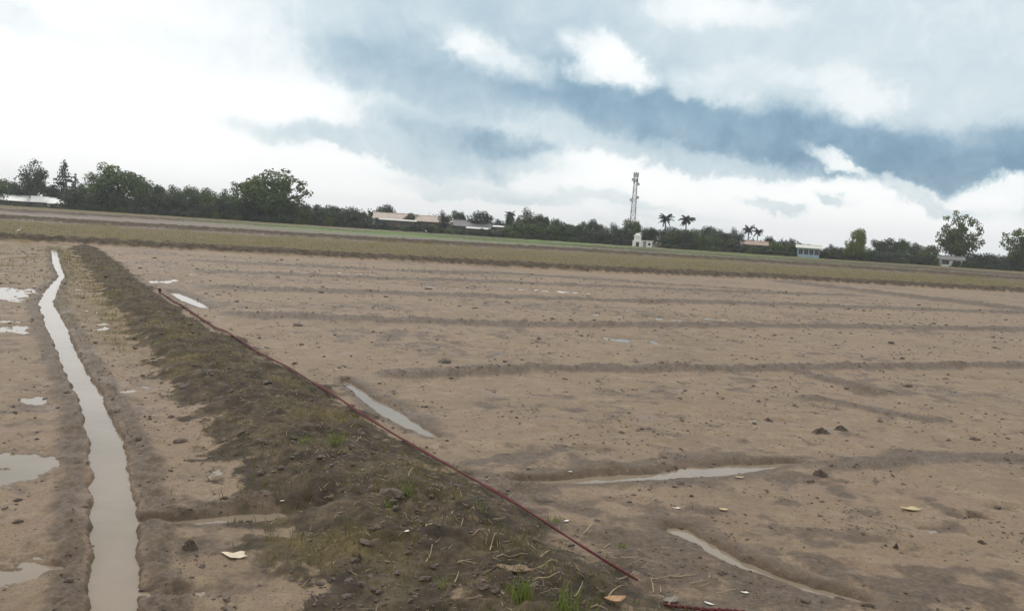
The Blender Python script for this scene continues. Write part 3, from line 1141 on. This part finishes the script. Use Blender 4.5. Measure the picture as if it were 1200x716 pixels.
def tree_meshes(kind, seed):
    """unit tree: height 1, half-width .5 across"""
    key = (kind, seed)
    if key in PROTO:
        return PROTO[key]
    mats = {'round': 'dark', 'mid': 'mid', 'olive': 'olive', 'light': 'light', 'bush': 'dark', 'bushmid': 'mid', 'airy': 'mid',
            'conifer': 'dark'}
    mt = M_LEAF[mats[kind]]
    if kind in ('bush', 'bushmid'):
        L = round_lobes(seed, 9, .5, .45, .46, .45, .40) + [(.25, 0, .12, .3, .35, .2), (-.25, 0, .12, .3, .35, .2), (0, .1, .1, .35, .3, .18)]
        me = leaf_cloud('crown', L, 1900, .032, mt, seed, .35)
    elif kind == 'airy':
        r = random.Random(seed)
        L = []
        for k in range(34):
            zz = 1 - 2 * (k + .5) / 34
            rr, an = math.sqrt(1 - zz * zz), k * 2.39996 + r.uniform(-.3, .3)
            q = r.uniform(.66, .98)
            L.append((math.cos(an) * rr * .44 * q, math.sin(an) * rr * .42 * q, .54 + zz * .42 * q, r.uniform(.07, .12), r.uniform(.07, .12), r.uniform(.06, .09)))
        L += [(r.uniform(-.2, .2), r.uniform(-.2, .2), r.uniform(.3, .7), .12, .12, .10) for _ in range(9)] + [(0, 0, .36, .24, .24, .2)]
        me = leaf_cloud('crown', L, 3200, .021, mt, seed, .25)
    elif kind == 'conifer':
        L = []
        r = random.Random(seed)
        for k in range(11):
            z = .25 + .7 * k / 10
            w = .42 * (1.03 - z) + .05
            for _ in range(3):
                an = r.uniform(0, 6.28)
                L.append((math.cos(an) * w * .8, math.sin(an) * w * .8, z - .02, w * .6, w * .6, .035))
            L.append((0, 0, z, w * .45, w * .45, .06))
        me = leaf_cloud('crown', L, 1700, .024, mt, seed, .2)
    else:
        L = round_lobes(seed, 15, .5, .46, .52, .48, .34)
        me = leaf_cloud('crown', L, 3000, .024, mt, seed, .4)
    tr = trunk_mesh(.85, .035 if kind not in ('bush', 'bushmid') else .02, L, seed)
    PROTO[key] = (me, tr)
    return PROTO[key]


def horizon_y(px):
    return 270.0 + .065 * (px - 600)


def base_z(x, y):
    return hgt(x, y) - .05


def tree(px, top, wpx, depth, kind, seed, name, label, cat='tree', group=None, mirror=1, base_off=0.0):
    """stand a tree on the ground at the given distance so that its crown reaches the photo's height"""
    p = at_depth(px, horizon_y(px), depth)
    z0 = base_z(p[0], p[1])
    t = at_depth(px, top, depth)
    h = (t[2] - z0) * 1.03
    w = wpx * math.hypot(p[0], p[1]) / FPX * 1.0
    crown, trunk = tree_meshes(kind, seed)
    root = link(name, None, label=label, cat=cat, group=group, loc=(p[0], p[1], z0), rz=random.uniform(-.7, .7))
    root.scale = (w, w * random.uniform(.85, 1.1), h)
    link('trunk', trunk, root)
    link('crown', crown, root)
    return root


G_T = 'trees of the far treeline'
L_DARK = 'dark rounded tree in the treeline beyond the fields'
L_BUSH = 'low dark bush filling the foot of the far treeline'
# singular trees
tree(40, 190, 36, 185, 'round', 1, 'shade_tree', 'dark round tree above the long white roof, by a spiky conifer')
tree(74, 189, 34, 188, 'conifer', 2, 'conifer_tree', 'tall narrow spiky dark tree between the round tree and broad tree')
tree(88, 203, 16, 190, 'conifer', 3, 'conifer_tree', 'shorter spiky tree leaning against the tall narrow one')
tree(140, 191, 80, 178, 'mid', 4, 'broad_tree', 'broad mid green tree with several domes left of the bushy hedge')
tree(166, 204, 36, 176, 'mid', 24, 'broad_tree', 'smaller dome tree hugging the broad tree')
tree(112, 200, 34, 182, 'mid', 25, 'broad_tree', 'smaller dome tree between the spiky trees and broad tree')
tree(312, 193, 78, 172, 'mid', 5, 'rain_tree', 'largest spreading green tree, its crown standing high over the hedge')
tree(326, 197, 72, 174, 'airy', 6, 'rain_tree', 'loose branched tree with sky gaps merging with the largest spreading tree')
tree(292, 206, 56, 174, 'airy', 7, 'rain_tree', 'sparse crown of dark leaf bunches on the hedge side of the largest tree')
tree(1004, 264, 30, 168, 'light', 8, 'willow_tree', 'bright yellow green tree standing in front of the dark treeline')
tree(997, 280, 20, 167, 'light', 26, 'willow_tree', 'low bright green tree beside the taller yellow green one')
tree(1122, 246, 52, 176, 'airy', 9, 'rain_tree', 'tall open crowned olive tree above the small white house')
tree(1120, 262, 40, 177, 'olive', 10, 'rain_tree', 'denser olive tree behind the small white house')
tree(1197, 262, 46, 172, 'airy', 11, 'rain_tree', 'open crowned tree with sky gaps at the bend beyond the white house')
tree(1198, 276, 34, 173, 'olive', 12, 'rain_tree', 'lower olive tree at the foot of the last open crowned tree')
ZONES = [(80, 'before the white roofed sheds'), (180, 'at the foot of the broad tree'), (265, 'in the hedge before the largest tree'),
         (360, 'under the largest spreading tree'), (432, 'between the largest tree and the pink roof'), (530, 'before the pink roofed building'),
         (596, 'before the grey roofed shed'), (655, 'around the half hidden cottage'), (735, 'between the half hidden cottage and the mast'),
         (770, 'at the foot of the mast'), (866, 'under the two coconut palms'), (905, 'around the brown roofed house'), (930, 'between the brown roof and blue house'),
         (985, 'around the blue house'), (1022, 'beside the bright yellow green tree'), (1096, 'between the yellow green tree and white house'),
         (1135, 'behind the small white house'), (9999, 'past the small white house')]
# treeline: (px, top, width, kind)
ROW = [(-30, 200, 40, 'round'), (4, 206, 34, 'mid'), (20, 212, 26, 'round'), (60, 216, 24, 'round'), (98, 213, 22, 'mid'), (186, 211, 24, 'round'), (203, 212, 24, 'olive'),
       (222, 215, 30, 'mid'), (244, 216, 30, 'mid'), (262, 220, 28, 'mid'), (356, 236, 26, 'round'), (374, 238, 26, 'round'), (392, 237, 26, 'round'),
       (414, 240, 28, 'round'), (452, 237, 28, 'round'), (482, 247, 20, 'round'), (520, 245, 16, 'round'), (537, 245, 22, 'round'), (565, 245, 32, 'round'),
       (552, 254, 22, 'round'), (584, 254, 20, 'round'), (597, 247, 13, 'round'), (608, 252, 18, 'olive'), (621, 242, 30, 'olive'), (636, 250, 22, 'round'), (651, 254, 18, 'mid'),
       (668, 259, 26, 'round'), (684, 256, 18, 'mid'), (694, 254, 16, 'round'), (706, 260, 22, 'round'), (722, 260, 24, 'round'), (740, 255, 30, 'mid'), (757, 265, 14, 'round'),
       (765, 263, 14, 'round'), (786, 262, 40, 'round'), (812, 266, 24, 'mid'), (836, 262, 40, 'round'), (862, 265, 18, 'round'), (850, 270, 24, 'round'), (901, 275, 14, 'round'),
       (910, 280, 14, 'olive'), (926, 276, 11, 'round'), (936, 283, 14, 'round'), (956, 286, 14, 'round'), (976, 285, 14, 'round'), (1030, 279, 22, 'round'), (1044, 277, 24, 'round'),
       (1058, 275, 14, 'mid'), (1070, 281, 22, 'round'), (1090, 285, 24, 'olive'), (1150, 298, 22, 'round'), (1166, 296, 26, 'round'), (1182, 298, 22, 'round'), (1220, 290, 40, 'round')]
for i, (px, top, w, kind) in enumerate(ROW):
    where = next(t for lim, t in ZONES if px < lim)
    lab = {'round': 'dark rounded treeline tree ', 'mid': 'mid green treeline tree ', 'olive': 'olive brown treeline tree '}[kind] + where
    tree(px, top, w * 1.15, 186 + random.uniform(-5, 8), kind, 30 + i % 7, 'treeline_tree', lab, group='treeline trees ' + where)
# bushes closing the foot of the treeline
SKIP = [(-5, 78), (432, 592), (742, 768), (868, 900), (930, 966), (1098, 1132)]
px = -40
while px < 1240:
    front = not any(a < px < b for a, b in SKIP)
    top = horizon_y(px) - random.uniform(7, 17) * (1.5 if 80 < px < 350 else (.7 if px > 900 else 1.0))
    if not front:
        top = horizon_y(px) + (random.uniform(5.5, 7.5) if px < 82 else random.uniform(.5, 4.0))
    w = random.uniform(22, 34) if front else random.uniform(10, 18)
    where = next(t for lim, t in ZONES if px < lim)
    kd = random.choice(('bush', 'bush', 'bushmid'))
    if not (738 < px < 772 or 942 < px < 954 or 1104 < px < 1118):
        tree(px, top, w, (174 if front else 170) + random.uniform(-3, 3), kd, 50 + random.randrange(5), 'bush',
             ('low dark bush ' if kd == 'bush' else 'low mid green bush ') + where, 'bush', 'bushes ' + where)
        if random.random() < .75:
            tree(px + 4, horizon_y(px) + (random.uniform(5.5, 8) if px < 82 else random.uniform(-3, 3)), random.uniform(9, 16), 168 + random.uniform(-3, 2), kd, 50 + random.randrange(5), 'bush',
                 ('knee high dark shrub ' if kd == 'bush' else 'knee high green shrub ') + where, 'bush', 'low shrubs ' + where)
    px += random.uniform(7, 11)


def far_wood():
    """unbroken wood further back, one mass"""
    r = np.random.default_rng(5)
    P = []
    for px in np.arange(-150, 1350, 7.0):
        p = at_depth(px, horizon_y(px), 215)
        hh = (3.2 + 1.2 * math.sin(px * .05) + r.uniform(-.8, .8)) * (1.5 if px < 350 else (.8 if px > 890 else 1.0))
        P.append((p[0], p[1] + r.uniform(-6, 6), hh * .45, r.uniform(2, 3.2), 2.5, hh * .62))
    me = leaf_cloud('distant_wood', P, 24000, .30, M_LEAF['dark'], 9, .3)
    link('distant_wood', me, kind='stuff', label='unbroken dark wood behind the treeline', cat='wood')


far_wood()

# palms
M_FROND = leaf_material('palm_frond', (.030, .038, .022), (.075, .085, .045), .2)


def palm_meshes(seed):
    r = random.Random(seed)
    tr = MB().tube([(0, 0, -.3), (.12, .0, 2.0), (.3, .05, 4.2), (.25, 0, 6.2)], [.2, .16, .13, .11], 8).mesh('trunk', M_BARK, True)
    V, F, tt = [], [], []
    for k in range(26):
        an = k * 2.4 + r.uniform(-.2, .2)
        up = r.uniform(-.5, 1.35)
        L = r.uniform(1.5, 2.15)
        prev = None
        pts = []
        for s in range(7):
            t = s / 6
            rr = L * t * math.cos(up * (1 - .3 * t)) if up > 0 else L * t * .8
            z = 6.2 + L * t * math.sin(up) - .38 * t * t * L
            pts.append(Vector((.25 + math.cos(an) * rr, math.sin(an) * rr, z)))
        tone = r.random()
        for s in range(6):
            a, b = pts[s], pts[s + 1]
            d = (b - a).normalized()
            side = d.cross(Vector((0, 0, 1))).normalized()
            for g in range(2):
                q = a.lerp(b, g * .5)
                for sg in (-1, 1):
                    ln = (.62 - .35 * abs(s / 6 - .35)) * r.uniform(.8, 1.1)
                    tip = q + (side * sg * .75 + d * .55 - Vector((0, 0, .55))).normalized() * ln
                    n0 = len(V)
                    V += [tuple(q - d * .15), tuple(q + d * .15), tuple(tip)]
                    F.append((n0, n0 + 1, n0 + 2))
                    tt += [tone] * 3
    me = bpy.data.meshes.new('fronds')
    me.from_pydata(V, [], F)
    me.materials.append(M_FROND)
    add_tint(me, tt)
    return tr, me


for px, top, depth, seed, lab in ((777, 248, 182, 1, 'coconut palm rising over the round tree beside the lattice tower'),
                                  (802, 249, 184, 2, 'second coconut palm, its ragged head over the dark round tree'),
                                  (876, 262, 190, 3, 'palm with a tall head behind the brown roofed house'),
                                  (888, 267, 188, 4, 'shorter palm behind the brown roofed house'),
                                  (435, 245, 192, 5, 'small palm at the end of the long pink roofed building'),
                                  (597, 246, 190, 6, 'small palm among trees past the grey roofed building')):
    p = at_depth(px, horizon_y(px), depth)
    z0 = base_z(p[0], p[1])
    s = (at_depth(px, top, depth)[2] - z0) / 7.6
    tr, fr = palm_meshes(seed)
    root = link('palm_tree', None, label=lab, cat='palm tree', group='palms of the treeline', loc=(p[0], p[1], z0), rz=random.uniform(0, 6))
    root.scale = (s, s, s)
    link('trunk', tr, root)
    link('crown', fr, root)

# ------------------------------------------------------------------ buildings
M_WALLW = simple_mat('white_plaster', (.78, .77, .72), .8, .08, 1.5)
M_WALLD = simple_mat('dark_timber_wall', (.09, .085, .08), .85, .3, 2)
M_ROOFP = simple_mat('pinkish_tile', (.46, .37, .31), .8, .2, 1.2)
M_ROOFG = simple_mat('grey_sheet_roof', (.17, .165, .16), .6, .25, 1.0)
M_ROOFW = simple_mat('white_sheet_roof', (.80, .79, .75), .55, .08, .8)
M_ROOFB = simple_mat('brown_tile', (.34, .245, .185), .8, .25, 1.2)
M_BLUE = simple_mat('blue_painted_wall', (.33, .47, .56), .8, .12, 1.5)
M_GLASS = simple_mat('dark_window', (.03, .035, .04), .25, .2, 3)
M_FRAME = simple_mat('pale_frame', (.60, .58, .52), .7, .1, 4)
M_SASH = simple_mat('weathered_sash', (.22, .20, .18), .8, .2, 4)
M_DOOR = simple_mat('brown_door', (.15, .10, .07), .8, .25, 4)


def house(name, px0, px1, roof_top, eave, depth, wall_mat, roof_mat, label, wins=3, deep=6.0, overhang=.5, doors=1, gable_end=False, mono=False, ridge=None):
    """long house facing the camera; pixel extents turn into metres at its distance"""
    pc = (px0 + px1) / 2
    c = at_depth(pc, horizon_y(pc), depth)
    z0 = base_z(c[0], c[1]) + .05
    k = math.hypot(c[0], c[1]) / FPX
    W = (px1 - px0) * k
    He = at_depth(pc, eave, depth)[2] - z0
    Hr = at_depth(pc, roof_top, depth)[2] - z0
    root = link(name, None, label=label, cat='building', loc=(c[0], c[1], z0), rz=-math.atan2(c[0], c[1]) * .9)
    w2 = W / 2 - overhang
    mb = MB()
    mb.box(-w2, w2, 0, deep, -.2, He)
    if not mono:
        mb.add([(-w2, 0, He), (-w2, deep, He), (-w2, deep / 2, Hr - .1), (w2, 0, He), (w2, deep, He), (w2, deep / 2, Hr - .1)],
               [(0, 1, 2), (3, 5, 4)])
    link('wall', mb.mesh('wall', wall_mat), root)
    th = .10
    hw = W / 2
    rb = MB()
    if mono:
        a = (-overhang, He - .02)
        b = (deep + overhang, Hr)
        rb.add([(-hw, a[0], a[1]), (hw, a[0], a[1]), (hw, b[0], b[1]), (-hw, b[0], b[1]),
                (-hw, a[0], a[1] + th), (hw, a[0], a[1] + th), (hw, b[0], b[1] + th), (-hw, b[0], b[1] + th)],
               [(3, 2, 1, 0), (4, 5, 6, 7), (0, 1, 5, 4), (1, 2, 6, 5), (2, 3, 7, 6), (3, 0, 4, 7)])
        rf = link('roof', rb.mesh('roof', roof_mat), root)
    else:
        sl = (Hr - He) / (deep / 2)
        for s in (0, 1):
            y0, y1 = (-overhang, deep / 2) if s == 0 else (deep + overhang, deep / 2)
            ze = He - sl * overhang + .03
            zr = Hr
            rb.add([(-hw, y0, ze), (hw, y0, ze), (hw, y1, zr), (-hw, y1, zr), (-hw, y0, ze + th), (hw, y0, ze + th), (hw, y1, zr + th), (-hw, y1, zr + th)],
                   [(3, 2, 1, 0), (4, 5, 6, 7), (0, 1, 5, 4), (1, 2, 6, 5), (2, 3, 7, 6), (3, 0, 4, 7)])
        rf = link('roof', rb.mesh('roof', roof_mat), root)
        link('ridge_cap', MB().box(-hw, hw, deep / 2 - .15, deep / 2 + .15, Hr + th - .02, Hr + th + .08).mesh('ridge_cap', roof_mat), rf)
    n = wins + doors
    step = 2 * w2 / max(n, 1)
    for i in range(n):
        x = -w2 + step * (i + .5)
        if doors and i == n // 2:
            d = link('door', MB().box(x - .45, x + .45, -.05, .02, -.1, min(2.0, He * .85)).mesh('door', M_DOOR), root)
            link('handle', MB().box(x + .3, x + .38, -.10, -.05, .9, 1.0).mesh('handle', M_FRAME), d)
        else:
            ww = min(.6, step * .32)
            zc = He * .58
            hh = min(.55, He * .24)
            wd = link('window', MB().box(x - ww, x + ww, -.03, .02, zc - hh, zc + hh).mesh('window', M_GLASS), root)
            fr = MB()
            for (a, b, e, g) in ((-ww - .08, ww + .08, hh, hh + .08), (-ww - .08, ww + .08, -hh - .08, -hh), (-ww - .08, -ww, -hh, hh), (ww, ww + .08, -hh, hh), (-.03, .03, -hh, hh)):
                fr.box(x + a, x + b, -.07, -.032, zc + e, zc + g)
            link('frame', fr.mesh('frame', M_SASH), wd)
    return root


house('long_building', -40, 34, 228, 234, 180, M_WALLD, M_ROOFW, 'long low building with a bright white roof under the dark round tree', 6, 8)
house('long_building', 38, 55, 231, 236.5, 181, M_WALLD, M_ROOFW, 'short white roofed shed next to the long white roof', 2, 5)
house('long_building', 58, 79, 233, 238.5, 181, M_WALLD, M_ROOFW, 'white roofed shed at the foot of the spiky trees', 2, 5)
house('long_building', 437, 490, 250.5, 256.5, 182, M_WALLD, M_ROOFP, 'long building with a pinkish tile roof beside a small palm', 6, 7)
house('long_building', 486, 528, 254, 260, 181, M_WALLD, M_ROOFP, 'pinkish roofed wing joined to the long tiled building', 4, 7)
house('long_building', 530, 576, 259, 265.5, 184, M_WALLD, M_ROOFG, 'long shed with dark grey sheet roof and pale eaves', 5, 7)
house('lean_to', 546, 575, 267.2, 268.4, 176, M_WALLD, M_ROOFW, 'low lean-to with a thin white roof before the grey shed', 0, 3, .3, 1, mono=True)
house('lean_to', 444, 488, 257.4, 258.8, 176, M_WALLD, M_FRAME, 'low lean-to with a thin pale roof before the pink roofed building', 0, 3, .3, 1, mono=True)
house('lean_to', 577, 591, 265, 266.3, 180, M_WALLD, M_ROOFW, 'tiny pale roofed shed at the end of the grey shed', 0, 3, .3, 1, mono=True)
house('cottage', 606, 646, 267, 273.5, 176, M_WALLW, M_ROOFG, 'cottage with dull brown grey roof and pale wall half hidden by trees', 3, 6)
house('cottage', 868, 900, 283, 287, 178, M_WALLD, M_ROOFB, 'low house with an orange brown tile roof below the palms', 3, 6)
house('cottage', 934, 962, 288, 291, 166, M_BLUE, M_FRAME, 'pale blue painted house with a light roof', 4, 6, .5, 0)
house('cottage', 1102, 1128, 301, 304.5, 168, M_WALLW, M_ROOFG, 'small white house under the tall open crowned tree', 2, 5, .5, 0)


def shrine():
    """white stepped pavilion: taller tower block with a lower wing"""
    c = at_depth(751, 289, 166)
    z0 = base_z(c[0], c[1]) + .05
    k = 166 / FPX
    root = link('white_pavilion', None, label='small stark white pavilion with a stepped tower and low wing before the trees', cat='building', loc=(c[0], c[1], z0))
    root.scale = (1.15, 1.15, 1.15)
    mb = MB().box(-1.25, .15, 0, 1.6, -.2, 1.0).box(-1.05, .0, .2, 1.4, 1.0, 1.75)
    link('tower_block', mb.mesh('tower_block', M_WALLW), root)
    r = MB().box(-1.2, .12, .1, 1.5, 1.75, 1.85)
    v = [(-1.0, .2, 1.85), (-.05, .2, 1.85), (-.05, 1.4, 1.85), (-1.0, 1.4, 1.85), (-.75, .5, 2.25), (-.3, .5, 2.25), (-.3, 1.1, 2.25), (-.75, 1.1, 2.25)]
    r.add(v, [(0, 1, 5, 4), (1, 2, 6, 5), (2, 3, 7, 6), (3, 0, 4, 7), (4, 5, 6, 7)])
    link('roof', r.mesh('roof', M_WALLW), root)
    w = MB().box(.9, 1.9, .1, 1.5, -.2, .95).box(.12, .9, .9, 1.5, -.2, .95)
    link('wing', w.mesh('wing', M_WALLW), root)
    link('wing_roof', MB().box(.18, 2.05, 0, 1.65, .955, 1.08).mesh('wing_roof', M_WALLW), root)
    link('doorway', MB().box(-.85, -.35, -.04, .02, -.1, .75).mesh('doorway', M_GLASS), root)
    link('window', MB().box(1.2, 1.6, .05, .12, .3, .7).mesh('window', M_GLASS), root)
    link('column', MB().box(.2, .34, .05, .19, -.2, .95).mesh('column', M_WALLW), root)


shrine()

# ------------------------------------------------------------------ lattice tower
def lattice_tower():
    D = 330
    top, c = at_depth(746, 199, D), at_depth(740, horizon_y(740), D)
    z0 = base_z(c[0], c[1])
    H = top[2] - z0
    root = link('lattice_tower', None, label='tall red and white lattice mast with antennas behind the round tree', cat='tower', loc=(top[0], D, z0))
    red = simple_mat('tower_red', (.24, .17, .17), .6, .15, 1)
    wht = simple_mat('tower_white', (.40, .40, .41), .6, .15, 1)
    gry = simple_mat('antenna_grey', (.22, .22, .23), .5, .2, 2)
    n = 14
    hw = lambda z: 1.15 - .65 * min(z / (H * .93), 1)
    for i in range(n):
        za, zb = H * .95 * i / n, H * .95 * (i + 1) / n
        a, b = hw(za), hw(zb)
        mb = MB()
        ca = [(-a, -a), (a, -a), (a, a), (-a, a)]
        cb = [(-b, -b), (b, -b), (b, b), (-b, b)]
        for k in range(4):
            q = (k + 1) % 4
            mb.tube([(*ca[k], za), (*cb[k], zb)], .09, 4)
            mb.tube([(*ca[k], za), (*cb[q], zb)], .05, 4)
            mb.tube([(*ca[q], za), (*cb[k], zb)], .05, 4)
            mb.tube([(*cb[k], zb), (*cb[q], zb)], .05, 4)
        link('mast_section', mb.mesh('mast_section', red if i % 2 == 0 else wht), root)
    for z, r, m in ((H * .93, .95, 3), (H * .85, .85, 2)):
        for k in range(m * 2):
            an = k * math.pi / m + .3
            x, y = math.cos(an) * r, math.sin(an) * r
            pa = link('panel_antenna', MB().box(x - .14, x + .14, y - .1, y + .1, z - .9, z + .9).mesh('panel_antenna', gry), root)
            link('mount_arm', MB().tube([(0, 0, z), (x, y, z)], .04, 4).mesh('mount_arm', gry), pa)
    for z, sx in ((H * .80, 1), (H * .62, 1), (H * .86, -1), (H * .58, -1)):
        x = sx * (hw(z) + .45)
        link('dish_antenna', MB().tube([(x - .05, -.55, z), (x, -.3, z), (x, -.15, z), (x, 0, z)], [.62, .55, .35, .12], 10).mesh('dish_antenna', wht), root)
    link('lightning_rod', MB().tube([(0, 0, H * .95), (0, 0, H)], [.07, .03], 5).mesh('lightning_rod', gry), root)


lattice_tower()

# ------------------------------------------------------------------ egrets
M_EGRET = simple_mat('white_plumage', (.80, .79, .75), .8, .06, 20)
M_BEAK = simple_mat('beak_and_legs', (.10, .09, .06), .6, .2, 20)


def egret_proto():
    mb = MB()
    mb.tube([(-.20, 0, .17), (-.13, 0, .21), (-.02, 0, .25), (.07, 0, .27), (.11, 0, .31), (.10, 0, .37), (.14, 0, .43), (.18, 0, .45), (.21, 0, .445)],
            [.012, .045, .07, .055, .028, .019, .018, .026, .012], 8)
    me = mb.mesh('egret', M_EGRET, True)
    leg = [MB().tube([(.0, s * .025, .20), (.02, s * .025, .10), (.0, s * .025, -.01), (.05, s * .025, -.01)], .006, 5).mesh('leg', M_BEAK) for s in (-1, 1)]
    beak = MB().tube([(.20, 0, .445), (.28, 0, .43)], [.010, .002], 5).mesh('beak', M_BEAK)
    return me, leg, beak


EG = egret_proto()
for px, py, s, rz, lab in ((22, 273, .5, .2, 'white egret feeding in the olive strip past the ditch head'),
                           (391, 263, 2.0, 1.5, 'white egret standing at the field edge right of the largest tree'),
                           (470, 269, 1.5, .4, 'white egret before the pink roofed building'),
                           (499, 273, 1.6, 2.5, 'white egret on the grass before the pinkish wing'),
                           (106, 243, 1.5, .2, 'white egret by the foot of the broad tree'),
                           (185, 247, 1.5, 2.8, 'white egret at the foot of the hedge past the broad tree')):
    p = gnd(px, py, .12)
    o = link('egret', EG[0], label=lab, cat='bird', group='egrets on the far fields', loc=(p[0], p[1], hgt(*p)), rz=rz)
    s = min(s, 1.35)
    o.scale = (s, s, s)
    for l in EG[1]:
        link('leg', l, o)
    link('beak', EG[2], o)


# ------------------------------------------------------------------ scattering volume added to lighten the dark far trees
def added_haze():
    m = bpy.data.materials.new('tone_lift_volume')
    m.use_nodes = True
    t = NT(m.node_tree)
    t.n.remove(t.n['Principled BSDF'])
    v = t.new('ShaderNodeVolumePrincipled')
    v.inputs['Color'].default_value = (.93, .96, 1.0, 1)
    v.inputs['Density'].default_value = ADDED_HAZE
    v.inputs['Anisotropy'].default_value = .2
    t.l.new(v.outputs[0], t.n['Material Output'].inputs['Volume'])
    link('added_haze', MB().box(-1600, 1600, -1600, 1600, -1.0, 38).mesh('added_haze', m), kind='stuff', label='thin scattering volume added over the fields to lighten the dark treeline', cat='added_haze')


ADDED_HAZE = .00042
added_haze()
